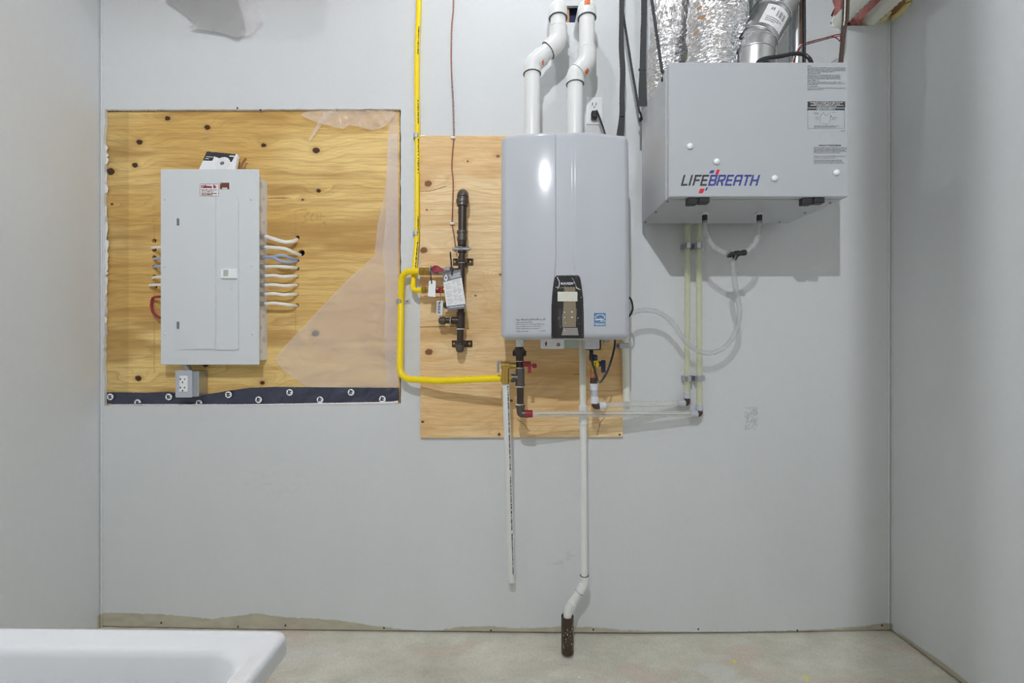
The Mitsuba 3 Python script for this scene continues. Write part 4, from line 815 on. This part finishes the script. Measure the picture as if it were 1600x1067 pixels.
part(gd, 'bead', tube([k3 - u1 * .012 + .0705 * (math.cos(q) * np.array([u1[2], 0, -u1[0]]) + math.sin(q) * np.array([0, 1, 0])) for q in np.linspace(0, 2 * math.pi, 41)], .0032, 8), 'galvanized')
k4 = np.array([.972, -.262, H_CEIL])
part(gd, 'pipe', tube(arc([k3 - u1 * .004, k3 + u1 * .10, k4], .08, 8), .0690, 36), 'galvanized')
dl = part(gd, 'label', patch(k2, u1, .0700, -.55, .72, .014, .088), 'paper', True, 'white barcode label')
part(dl, 'barcode', cat([patch(k2, u1, .0704, .05 + .075 * i, .05 + .075 * i + (.045, .02, .055)[i % 3], .052, .074) for i in range(7)] + [patch(k2, u1, .0704, -.30, -.24, .067, .078), patch(k2, u1, .0704, -.18, -.12, .067, .078), patch(k2, u1, .0704, -.24, -.18, .071, .074)] + [patch(k2, u1, .0704, -.35, .55 - .2 * i, .040 - .007 * i, .0425 - .007 * i) for i in range(3)]), 'grey_ink', True)
md2 = thing('metal_duct', 'plain round galvanized duct standing behind the elbow duct', 'duct')
part(md2, 'pipe', cyl([.975, -.125, VZ1 + .0005], [.975, -.125, H_CEIL], .050, 36, .01), 'galvanized'); part(md2, 'seam', bx(.93, .936, -.160, -.153, VZ1 + .001, H_CEIL), 'galvanized', False)
md3 = thing('metal_duct', 'narrow rust-streaked galvanized duct beside the black cable', 'duct')
part(md3, 'pipe', cyl([1.079, -.165, VZ1 + .0005], [1.079, -.165, H_CEIL], .0265, 28, .01), 'galvanized')
part(md3, 'rust', patch(np.array([1.079, -.165, VZ1 + .15]), (0, 0, 1), .0265, -.25, .25, .04, .35), 'rust', True, 'rust brown streak')
for i, (a_, b_, l) in enumerate(((1088, 13, 10), (1089, 27, 16), (1083, 51, 9))):
    yy = -.372; part(fd2, 'torn_patch', sheet([(a_, b_), (a_ + l * .6, b_ - 3), (a_ + l, b_ - 5), (a_ + l * .7, b_ + 1), (a_ + 3, b_ + 4)], lambda p_, q_: -.362 - .004 * wr(p_, q_, .2, 3), 2.0), 'foil_rust', True)

# cables around the ventilator
solo('control_cable', tube([W(1183, 99, -.36), W(1188, 94, -.355), W(1200, 90.5, -.345), W(1220, 88, -.34), W(1240, 84, -.34), W(1255, 85, -.34), W(1264, 91, -.345), W(1268, 99, -.36)], .0062, 10, 8), 'black', 'black cord arching over the top of the air exchanger', 'cable')
solo('control_cable', tube([W(1256.5, 100, -.245), W(1256.5, 40, -.245), W(1255, TOPZ(-.245), -.245)], .0058, 8), 'black', 'straight black cable dropping from the ceiling beside the narrow duct', 'cable')
th = thing('thermostat_wire', 'thin red and white wire pair running right from the air exchanger to the brown cables', 'wire')
wp = [(1240, 99, -.32), (1241, 92, -.31), (1245, 82, -.29), (1253, 70, -.25), (1270, 64, -.20), (1290, 59, -.16), (1308, 54, -.13), (1318, 53, -.12)]
part(th, 'red_strand', tube([W(*q) for q in wp], .0021, 6, 6), 'red_cable'); part(th, 'white_strand', tube([W(a_ - 1.6, b_ + 1.2 + 1.5 * math.sin(a_ * .2), c__) for a_, b_, c__ in wp], .0019, 6, 6), 'white_cable'); part(th, 'grey_strand', tube([W(a_ + 1.5 + 1.2 * math.sin(a_ * .15), b_ + 2.2, c__) for a_, b_, c__ in wp], .0018, 6, 6), 'brown_cable')
part(th, 'loose_end', tube([W(1300, 57, -.14), W(1308, 60, -.14), W(1312, 64, -.14), W(1314, 56, -.13)], .0020, 6, 6), 'red_cable')
bc = thing('brown_cables', 'bundle of dark brown cables hanging from the ceiling right of the ducts', 'cable')
for dx, rr in ((-2.4, .0055), (1.2, .0060)): part(bc, 'strand', tube([W(1327 + dx, TOPZ(-.15), -.15), W(1323 + dx * 1.6, 0, -.15), W(1319.5 + dx, 40, -.15), W(1317.5 + dx * .5, 60, -.15), W(1313.5 + dx * .6, 101, -.16)], rr, 8, 6), 'brown_cable')
part(bc, 'wire', tube([W(1324, TOPZ(-.15), -.158), W(1320.5, 0, -.158), W(1318, 40, -.158)], .0022, 6, 4), 'white_cable')

# ---------------------------------------------------------------- hole, insulation and pipes at the upper right
def lump(c, s, seed, amp=.3, sub=4):
    m = trimesh.creation.icosphere(sub, 1.0); v_ = m.vertices; n_ = meshkit.fbm(v_ * 2.2 + seed, 4, seed) - .5; n2_ = meshkit.fbm(v_ * 9 + seed, 2, seed) - .5
    m.vertices = np.asarray(c) + v_ * (1 + amp * n_ * 2 + .12 * n2_)[:, None] * np.asarray(s); return m
wi = thing('wall_insulation', 'pink fibre insulation stuffed in the ragged hole at the upper right corner', 'insulation')
pieces(wi, 'tuft', ([lump(W(1308, 14, .035), (.030, .045, .075), 3), lump(W(1336, 24, .04), (.042, .04, .055), 6), lump(W(1349, 16, .035), (.050, .05, .085), 9), lump(W(1375, 0, .04), (.035, .04, .08), 12), lump(W(1345, -18, .04), (.16, .035, .06), 14)]), 'pink_wool', True)
for (x_, z_), nm in (((1.357, CZ + 1.352), 'left'), ((1.492, CZ + 1.364), 'right')):
    k = thing('ceiling_pipe', nm + ' one of two white plastic pipes coming out of the hole at the upper right', 'pipe')
    part(k, 'pipe', cyl([x_, .08, z_], [x_, Y_F + .01, z_], .029, 30, .01), 'pvc_cream')
    part(k, 'print', cat([trimesh.Trimesh([[x_ + .0295 * math.sin(q), -.03 - .022 * i - l, z_ - .0295 * math.cos(q)] for q in (.30, .42, .54) for l in (0, .013)], [[0, 1, 3], [0, 3, 2], [2, 3, 5], [2, 5, 4]], process=False) for i in range(14)]), 'grey_ink', False)
fm = thing('spray_foam', 'yellowish brown spray foam smeared on the wall corner beside the right ceiling pipe', 'spray foam')
part(fm, 'bead', cat([lump(W(1374, 30, -.005), (.030, .018, .014), 4, .4, 3), lump(W(1382, 24, -.012), (.016, .03, .016), 7, .4, 3), lump((X_R - .003, -.05, W(1395, 18, -.05)[2]), (.010, .05, .016), 11, .4, 3), lump((X_R - .003, -.10, W(1404, 8, -.06)[2]), (.010, .04, .015), 15, .4, 3)]), 'spray_foam', True)
part(fm, 'char', cat([lump(W(1379, 20, -.012), (.016, .014, .008), 5, .4, 3), lump((X_R - .006, -.05, W(1390, 10, -.05)[2]), (.010, .05, .030), 5, .4, 3)]), 'foil_rust', True)

# ---------------------------------------------------------------- drain hoses
ht = thing('drain_hose', 'clear U-shaped drain hose joined by a black tee under the air exchanger', 'hose')
YU = -.213
part(ht, 'hose', tube([W(1101, 345, YU), W(1101.5, 354, YU), W(1104, 366, YU), W(1111, 381, YU), W(1122, 390, YU), W(1132, 395, YU - .004), W(1139, 397, YU - .006)], .0100, 14, 8), 'vinyl')
part(ht, 'hose', tube([W(1186.5, 345, YU), W(1187, 354, YU), W(1185, 366, YU), W(1179, 381, YU), W(1170, 390, YU), W(1162, 394, YU - .004)], .0100, 14, 8), 'vinyl')
part(ht, 'tee', cat([rev(W(1136.5, 398.5, YU - .006), W(1165.5, 394.5, YU - .006), [(0, .0085), (.02, .0108), (.2, .0108), (.22, .0092), (.4, .0092), (.42, .0115), (.6, .0115), (.62, .0092), (.78, .0092), (.8, .0108), (.98, .0108), (1, .0085)], 16), cyl(W(1151, 398, YU - .006), W(1146.5, 407, YU - .006), .0085, 14)]), 'black', 35, 'black tee fitting')
dh = thing('drain_hose', 'long clear drain hose curving from the black tee to the water heater', 'hose')
part(dh, 'hose', tube([W(1147, 404, YU - .006), W(1145.5, 418, -.21), W(1148, 440, -.19), W(1152, 462, -.165), W(1155.5, 484, -.145), W(1153, 508, -.125), W(1143, 530, -.11), W(1127, 546, -.10), W(1106, 552, -.10), W(1086, 546, -.10), W(1070, 532, -.105), W(1056, 512, -.11), W(1042, 496, -.115), W(1024, 486.5, -.12), W(1004, 485, -.125), W(988, 488.5, -.13), W(974, 492, -.13)], .0095, 14, 8), 'vinyl')
solo('side_cord', tube([W(976, 462, -.18), W(984.5, 466, -.20), W(988, 475, -.20), W(988, 485, -.20), W(983, 494, -.19), W(975, 496, -.18)], .0036, 8, 6), 'black', 'black cord bulging from the right side of the water heater', 'cable')

# ---------------------------------------------------------------- plastic water pipes
def fit(p0, p1, r): return rev(p0, p1, [(0, r * .88), (.08, r), (.4, r), (.46, r * .93), (.9, r * .93), (1, r * .85)], 18)
px1 = thing('water_pipe', 'left translucent plastic water pipe running down and turning left to the cold valve', 'water pipe')
YP = -.035
part(px1, 'riser', cyl(W(1076, -60, YP), W(1073.5, 617, YP), .0112, 18, .02), 'pex_yellow')
part(px1, 'collar', fit(W(1073.5, 622.5, YP), W(1073.5, 612.5, YP), .0158), 'grey_plastic'); part(px1, 'collar', fit(W(1069.5, 630, YP), W(1059.5, 630, YP - .004), .0158), 'grey_plastic')
part(px1, 'elbow', tube(arc([W(1073.8, 621, YP), W(1073.8, 630, YP), W(1068, 630, YP)], .012, 6), .0112, 14), 'dark_brown')
part(px1, 'run', cyl(W(1062, 630, YP - .003), W(940, 633, -.155), .0112, 18, .02), 'pex')
px2 = thing('water_pipe', 'right translucent plastic water pipe running down and turning left to the red collar', 'water pipe')
part(px2, 'riser', cyl(W(1091, -60, YP), W(1093, 634, YP), .0118, 18, .02), 'pex_yellow')
part(px2, 'collar', fit(W(1093, 641.5, YP), W(1093, 631.5, YP), .0158), 'grey_plastic'); part(px2, 'collar', fit(W(1089, 647, YP - .01), W(1079, 647, YP - .014), .0158), 'grey_plastic')
part(px2, 'elbow', tube(arc([W(1093.3, 640, YP), W(1093.5, 647, YP - .006), W(1087, 647, YP - .01)], .012, 6), .0112, 14), 'dark_brown')
runp = [W(1081, 647, YP - .013), W(830, 646.5, -.17)]
part(px2, 'run', cyl(runp[0], runp[1], .0125, 18, .02), 'pex')
part(px2, 'collar', fit(W(820, 646.5, -.172), W(832, 646.5, -.171), .0155), 'red_handle', 35, 'red collar')
part(px2, 'print', marks_along(runp, .0125, -.1, [(.02, .97)], 77, .0045), 'grey_ink', False)
def clampbar(px, py, nm):
    k = thing('pipe_clamp', nm, 'pipe clamp'); zc = W(0, py, 0)[2]; prof = []
    x0, x1, x2, x3 = W(px - 17, 0)[0], W(px - 7.8, 0)[0], W(px + 7.8, 0)[0], W(px + 17, 0)[0]
    pts = [(x0 - .004, -.002)]
    for xc in (W(px - 8, py, YP)[0], W(px + 8, py, YP)[0]): pts += [(xc - .0145, -.002), (xc - .0142, YP - .006), (xc - .007, YP - .0145), (xc + .007, YP - .0145), (xc + .0142, YP - .006), (xc + .0145, -.002)]
    pts += [(x3 + .002, -.002)]
    m_ = trimesh.creation.extrude_polygon(LineString(pts).buffer(.0014, 2), .022, engine='earcut'); m_.apply_translation([0, 0, zc - .011]); part(k, 'band', m_, 'zinc', False)
    o_ = W(px, py, -.0035); part(k, 'screw', cyl(o_, o_ - [0, .004, 0], .005, 10), 'tag_dark')
clampbar(1082, 387, 'upper zinc clamp over the two plastic water pipes just below the air exchanger'); clampbar(1083, 590.5, 'lower zinc clamp over the two plastic water pipes near their elbows')

# ---------------------------------------------------------------- inlet column on the left under the heater
ic = thing('inlet_riser', 'dark iron inlet riser with tee and elbow under the left side of the water heater', 'pipe riser')
YI = -.17
def Q(px, py): return W(px, py, YI)
part(ic, 'union', rev(Q(811.5, 557), Q(811.5, 542), [(0, .0165), (.15, .0185), (.4, .0185), (.42, .022), (.75, .022), (.78, .0175), (1, .0165)], 8), 'iron', False)
pieces(ic, 'ear', [pbox(801, 806, 548, 556, YI - .004, YI + .012, .002), pbox(818, 822.5, 548, 556, YI - .004, YI + .012, .002)], 'iron', False)
part(ic, 'nipple', cyl(Q(812.3, 578), Q(812, 556), .0152, 18), 'iron')
pieces(ic, 'dope_ring', [cyl(Q(812, y_ + .9), Q(812, y_ - .9), .0168 if y_ > 590 else .0160, 18) for y_ in (564.3, 575, 604, 632)], 'dope', 35, 'white thread sealant')
part(ic, 'tee', cat([rev(Q(812.5, 603), Q(812.5, 575), [(0, .0165), (.02, .0185), (.14, .0185), (.18, .0170), (.85, .0170), (.88, .0178), (1, .0165)], 20), rev(Q(812, 590.5), Q(797.5, 590.5), [(0, .015), (.6, .0150), (.65, .0172), (1, .0165)], 18)]), 'iron_cast')
part(ic, 'pipe', cyl(Q(813, 633), Q(812.8, 603), .0135, 18), 'iron')
part(ic, 'elbow', cat([rev(Q(813.2, 643), Q(813, 632), [(0, .0150), (.6, .0160), (.65, .0178), (1, .0170)], 18), tube(arc([Q(813.2, 641), Q(813.5, 646.5), W(821, 646.5, -.172)], .015, 6), .0142, 16)]), 'iron_cast')
k = thing('drain_valve', 'red lever drain valve to the right of the iron inlet riser', 'valve')
part(k, 'lever', cat([pbox(824.5, 830, 566, 582.5, YI - .028, YI - .018, .002), cyl(W(817, 568.5, YI - .012), W(829, 568.5, YI - .016), .0100, 14)]), 'red_handle')
part(k, 'cap', cyl(W(835, 571.5, YI - .005), W(835, 571.5, YI - .022), .0095, 16), 'red_handle'); part(k, 'stem', cyl(W(818, 570.5, YI), W(837, 571.5, YI - .004), .006, 10), 'brass')
rv = thing('relief_valve', 'brass relief valve with a metal lever left of the iron inlet riser', 'valve')
part(rv, 'body', cat([cyl(W(789.5, 600, -.19), W(789.5, 572, -.19), .0140, 16), rev(W(783, 571, -.19), W(806, 571, -.18), [(0, .011), (.1, .0155), (.55, .0155), (.6, .011), (1, .010)], 16), rev(W(782, 590.5, -.175), W(799, 590.5, -.172), [(0, .015), (.06, .0182), (.5, .0182), (.55, .0155), (.65, .0172), (1, .0165)], 6)]), 'brass', 35)
part(rv, 'lever', cat([pbox(777, 784, 563.5, 568, -.20, -.185, .002), pbox(776.5, 780, 565, 582, -.20, -.192, .001)]), 'zinc', False, 'metal test lever')
dp = thing('discharge_pipe', 'white plastic discharge pipe with black print ending above the floor', 'pipe')
dpp = [W(790.2, 597, -.185), W(793, 690, -.15), W(796, 800, -.10), W(799.3, 908, -.052)]
part(dp, 'pipe', tube(dpp, .0135, 20, 6), 'pvc'); part(dp, 'print', marks_along(dpp, .0135, .62, [(.015, .42), (.45, .72), (.74, .96)], 91, .0062), 'ink', False)

# ---------------------------------------------------------------- condensate drain
cd = thing('condensate_drain', 'white plastic condensate drain pipe from the water heater down to the floor standpipe', 'drain pipe')
YD = -.098
part(cd, 'pipe', cyl(W(909.5, 524, YD - .012), W(911, 640, YD), .0132, 20, .02), 'pvc_cream')
part(cd, 'tee', cat([rev(W(911.2, 663, YD), W(911, 633, YD), [(0, .0165), (.04, .0180), (.3, .0180), (.34, .0160), (.66, .0160), (.7, .0180), (.96, .0180), (1, .0165)], 22)]), 'pvc')
part(cd, 'pipe', cyl(W(911.3, 660, YD), W(913, 903, -.118), .0135, 20, .02), 'pvc')
e0, e1, e2, e3 = W(913, 899, -.118), W(913.2, 910, -.118), W(905, 925, -.121), W(887, 952, -.131)
part(cd, 'elbow', tube(arc([e0, e1, e2], .03, 8), .0175, 20), 'pvc'); pieces(cd, 'collar_line', [ring(e0, (0, 0, 1), .0178, .0016), ring(e2, e3 - e2, .0178, .0016)], 'purple_line')
part(cd, 'pipe', cyl(e1 + (e2 - e1) * .5, e3 + [0, 0, .0], .0135, 20, .02), 'pvc')
part(cd, 'elbow', tube(arc([W(894, 941, -.134), W(888.5, 950, -.132), W(886.8, 962, -.131), W(886.8, 972, -.131)], .02, 6), .0165, 20), 'pvc')
zt = W(0, 962, -.13)[2]; sx = W(886.6, 0, -.131)[0]
sp = thing('standpipe', 'short dark brown standpipe on the floor catching the condensate drain', 'drain pipe')
ringm = trimesh.creation.annulus(.0195, .0240, zt, sections=32); ringm.apply_translation([sx, -.131, zt / 2]); part(sp, 'pipe', ringm, 'rubber_brown', 35)
g = np.random.default_rng(5)
part(sp, 'paint_spots', cat([patch(np.array([sx, -.131, g.uniform(.02, zt - .02)]), (0, 0, 1), .0241, a_, a_ + g.uniform(.05, .16), 0, g.uniform(.0012, .004)) for a_ in g.uniform(-.9, .9, 26)]), 'paper', True)

# ---------------------------------------------------------------- cold valve column on the right under the heater
cv = thing('cold_valve', 'cold water valve column with blue lever and yellow disc under the water heater', 'valve')
YV = -.16
def V_(px, py): return W(px, py, YV)
part(cv, 'stem', cyl(V_(924, 560), V_(924, 544), .0075, 14), 'black')
part(cv, 'union', rev(V_(927, 564), V_(927, 554), [(0, .012), (.2, .0165), (.8, .0165), (1, .012)], 8), 'blue_handle', False)
part(cv, 'body', cyl(V_(928, 582), V_(928, 562), .0125, 16), 'brass')
part(cv, 'disc', cyl(W(930.5, 569, YV - .012), W(930.5, 569, YV - .026), .0135, 20), 'yellow', 35, 'yellow disc')
part(cv, 'disc_mark', quads([(W(929.9, 0, YV - .026)[0], W(930.7, 0, YV - .026)[0], W(0, 575, YV - .026)[2], W(0, 565.5, YV - .026)[2])], YV - .0266), 'ink', False)
part(cv, 'lever', cat([pbox(940, 946.5, 562.5, 582.5, YV - .024, YV - .012, .003), cyl(W(930, 569.5, YV - .006), W(942, 568, YV - .014), .0095, 14)]), 'blue_handle')
part(cv, 'copper', cat([cyl(V_(927, 592), V_(927, 578), .0108, 16), cyl(V_(927, 583.5), V_(927, 580.5), .0128, 16), cyl(V_(927, 589), V_(927, 586.3), .0128, 16)]), 'copper')
part(cv, 'adapter', cyl(V_(927.5, 600), V_(927.5, 590), .0136, 16), 'dark_brown')
part(cv, 'collar', fit(V_(928, 599), V_(928, 609.5), .0162), 'light_plastic'); part(cv, 'tube', cyl(V_(928.5, 622), V_(928.5, 608), .0125, 16), 'grey_plastic'); part(cv, 'collar', fit(V_(928.8, 630.5), V_(928.8, 619.5), .0162), 'light_plastic')
part(cv, 'elbow', tube(arc([V_(929.5, 629), V_(930, 634), V_(938, 634)], .015, 6), .0135, 16), 'dark_brown'); part(cv, 'collar', fit(V_(936, 633.8), V_(946, 633.2), .0150), 'light_plastic')
solo('power_lead', tube([W(961, 524, -.19), W(960.5, 540, -.195), W(956, 560, -.20), W(949, 580, -.205), W(942, 592, -.205), W(937.5, 597, -.205), W(933.5, 592, -.20), W(929, 578, -.195), W(925, 564, -.19), W(923.3, 552, -.18), W(923, 543, -.175)], .0040, 8, 7), 'black', 'black power lead hanging in a pointed loop under the water heater', 'cable')
ps = thing('pipe_stub', 'short cream plastic pipe at the lower right edge of the pale plywood', 'pipe')
part(ps, 'pipe', cyl(W(976, 524, -.035), W(979, 627, -.035), .0145, 20, .02), 'pvc_cream')
k = thing('pipe_strap', 'zinc strap on the cream pipe at the lower right corner of the water heater', 'pipe strap')
part(k, 'band', cat([pbox(968, 983, 536, 544.5, -.052, -.034, .002), pbox(961, 969, 536.5, 544.5, -.019, YB, .001)]), 'zinc', False); o = W(964.5, 540.5, -.019); part(k, 'screw', cyl(o, o - [0, .004, 0], .0048, 10), 'tag_dark')

# ---------------------------------------------------------------- laundry tub, hanging plastic
tb = thing('laundry_tub', 'white laundry tub with rounded rim standing at the lower left', 'sink')
tx1, ty1, tz = W(456, 0, -1.372)[0], -1.372, CZ - .3285
tx0, ty0 = tx1 - .60, ty1 - .56
def loop_rr(x0, x1, y0, y1, r, z, n=8):
    out = []
    for cx_, cy_, a0 in ((x1 - r, y1 - r, 0), (x0 + r, y1 - r, 90), (x0 + r, y0 + r, 180), (x1 - r, y0 + r, 270)):
        for k_ in range(n + 1): q = math.radians(a0 + 90 * k_ / n); out.append([cx_ + r * math.cos(q), cy_ + r * math.sin(q), z])
    return np.array(out)
secs = [(.012, -.024, .010), (.003, -.024, .013), (0, -.021, .015), (.0005, -.005, .015), (.003, -.001, .014), (.007, .0, .012), (.011, -.0010, .012), (.014, -.0028, .014), (.024, -.0045, .026), (.029, -.008, .034), (.032, -.015, .04), (.036, -.05, .045), (.045, -.20, .055), (.055, -.33, .06), (.075, -.352, .06), (.12, -.36, .06), (.20, -.362, .05)]
rows = [loop_rr(tx0 + i_, tx1 - i_, ty0 + i_, ty1 - i_, r_, tz + z_) for i_, z_, r_ in secs]
def loft(rows, close=True):
    n_ = len(rows[0]); v_ = np.vstack(rows); f_ = [[i * n_ + j, i * n_ + (j + 1) % n_, (i + 1) * n_ + (j + 1) % n_, (i + 1) * n_ + j] for i in range(len(rows) - 1) for j in range(n_)]
    v_[:, 2] += (tx1 - v_[:, 0]) * .0115
    v_, f_, _ = meshkit.arrays((v_, f_))
    if close:
        c = rows[-1].mean(0) + [0, 0, (tx1 - rows[-1][:, 0].mean()) * .0115]; v_ = np.vstack([v_, c]); b_ = (len(rows) - 1) * n_; f_ = np.vstack([f_, [[b_ + j, b_ + (j + 1) % n_, len(v_) - 1] for j in range(n_)]])
    return trimesh.Trimesh(v_, f_, process=False)
part(tb, 'rim_and_basin', loft(rows), 'tub', 60)
part(tb, 'outer_shell', loft([loop_rr(tx0 + i_, tx1 - i_, ty0 + i_, ty1 - i_, r_, tz + z_) for i_, z_, r_ in ((.012, -.024, .016), (.030, -.026, .04), (.038, -.20, .055), (.048, -.36, .06), (.10, -.375, .06))]), 'tub', 60)
for lx, ly in ((tx0 + .07, ty0 + .07), (tx1 - .07, ty0 + .07), (tx0 + .07, ty1 - .07), (tx1 - .07, ty1 - .07)): part(tb, 'leg', rev([lx, ly, 0], [lx, ly, tz - .33], [(0, .018), (.02, .020), (1, .026)], 14), 'tub')
hs = thing('hanging_sheet', 'grey translucent plastic sheet hanging down from the ceiling at the upper left', 'plastic sheet')
hang = lambda k_: (lambda a_, b_: -.006 - .03 * wr(a_, b_, .03, k_) * min(1, max(0, (b_ + 190) / 170)))
part(hs, 'panel', sheet([(262, -195), (257, -1), (272, 10), (288, 21), (303, 33), (308, 37), (294, 41), (298, 43.5), (320, 47), (345, 51), (372, 59.5), (384, 45.5), (380, 25), (371, 0), (371, -195)], hang(11), 5.0), 'sheet_dark', True)
part(hs, 'flap', sheet([(371, -195), (371, 0), (380, 25), (384, 45.5), (374, 57), (390, 55.5), (400, 46), (411, 34), (405, 18), (399, 0), (396, -195)], hang(11), 5.0), 'poly_film', True, 'lighter folded edge of the sheet')

# ---------------------------------------------------------------- lamps outside the frame
a_ = math.radians(52.3); post = np.array([BULB[0] + .45 * math.cos(a_), BULB[1] + .45 * math.sin(a_)])
sup = thing('support_post', 'slim grey steel support post from floor to ceiling just behind the camera', 'post')
part(sup, 'tube', cyl([*post, 0], [*post, H_CEIL], .0275, 24, .01), 'grey_plastic'); part(sup, 'base_plate', bx(post[0] - .06, post[0] + .06, post[1] - .06, post[1] + .06, 0, .008, .002), 'dark_zinc', False)
lp = thing('ceiling_lamp', 'bare round bulb hanging from the ceiling behind the camera', 'lamp')
scene[lp + '__bulb'] = {'type': 'sphere', 'center': list(BULB), 'radius': BULB_R, 'bsdf': {'type': 'ref', 'id': 'mat_white_plastic'}, 'emitter': {'type': 'area', 'radiance': rgb(BULB_L)}}
part(lp, 'socket', rev([BULB[0], BULB[1], BULB[2] + .009], [BULB[0], BULB[1], H_CEIL], [(0, .018), (.12, .020), (.16, .005), (.92, .005), (.93, .05), (1, .055)], 24), 'white_plastic')
hl = thing('ceiling_lamp', 'bare round bulb in a ceiling socket above the water heater', 'lamp')
scene[hl + '__bulb'] = {'type': 'sphere', 'center': list(NEAR), 'radius': NEAR_R, 'bsdf': {'type': 'ref', 'id': 'mat_white_plastic'}, 'emitter': {'type': 'area', 'radiance': rgb(NEAR_L)}}
part(hl, 'socket', rev([NEAR[0], NEAR[1], NEAR[2] + .015], [NEAR[0], NEAR[1], H_CEIL], [(0, .018), (.4, .020), (.55, .045), (1, .055)], 24), 'white_plastic')

# ---------------------------------------------------------------- repeats that belong together
GROUPS = {'pipe_strap': 'zinc straps on the pipes', 'pipe_bracket': 'black brackets on the gas manifold', 'cable_staple': 'staples over the bonding wire', 'vent_pipe': 'white vent pipes above the water heater',
          'ceiling_pipe': 'white pipes in the corner hole', 'hanging_strap': 'black straps around the air exchanger', 'pipe_clamp': 'clamps over the plastic water pipes', 'water_pipe': 'plastic water pipes on the wall',
          'foil_duct': 'silver foil ducts above the air exchanger', 'metal_duct': 'metal ducts above the air exchanger', 'valve_tag': 'tags hanging from the gas valves', 'gas_valve': 'red handled gas valves',
          'gas_line': 'yellow gas lines', 'drain_hose': 'clear drain hoses', 'plywood_backboard': 'plywood boards on the wall', 'ceiling_lamp': 'bare bulbs on the ceiling'}
for k_, v_ in labels.items():
    stem = k_.rstrip('0123456789').rstrip('_')
    if stem == 'branch_cable': v_['group'] = R2 if ' short ' in v_['label'] else R1
    elif '__' not in k_ and stem in GROUPS: v_['group'] = GROUPS[stem]
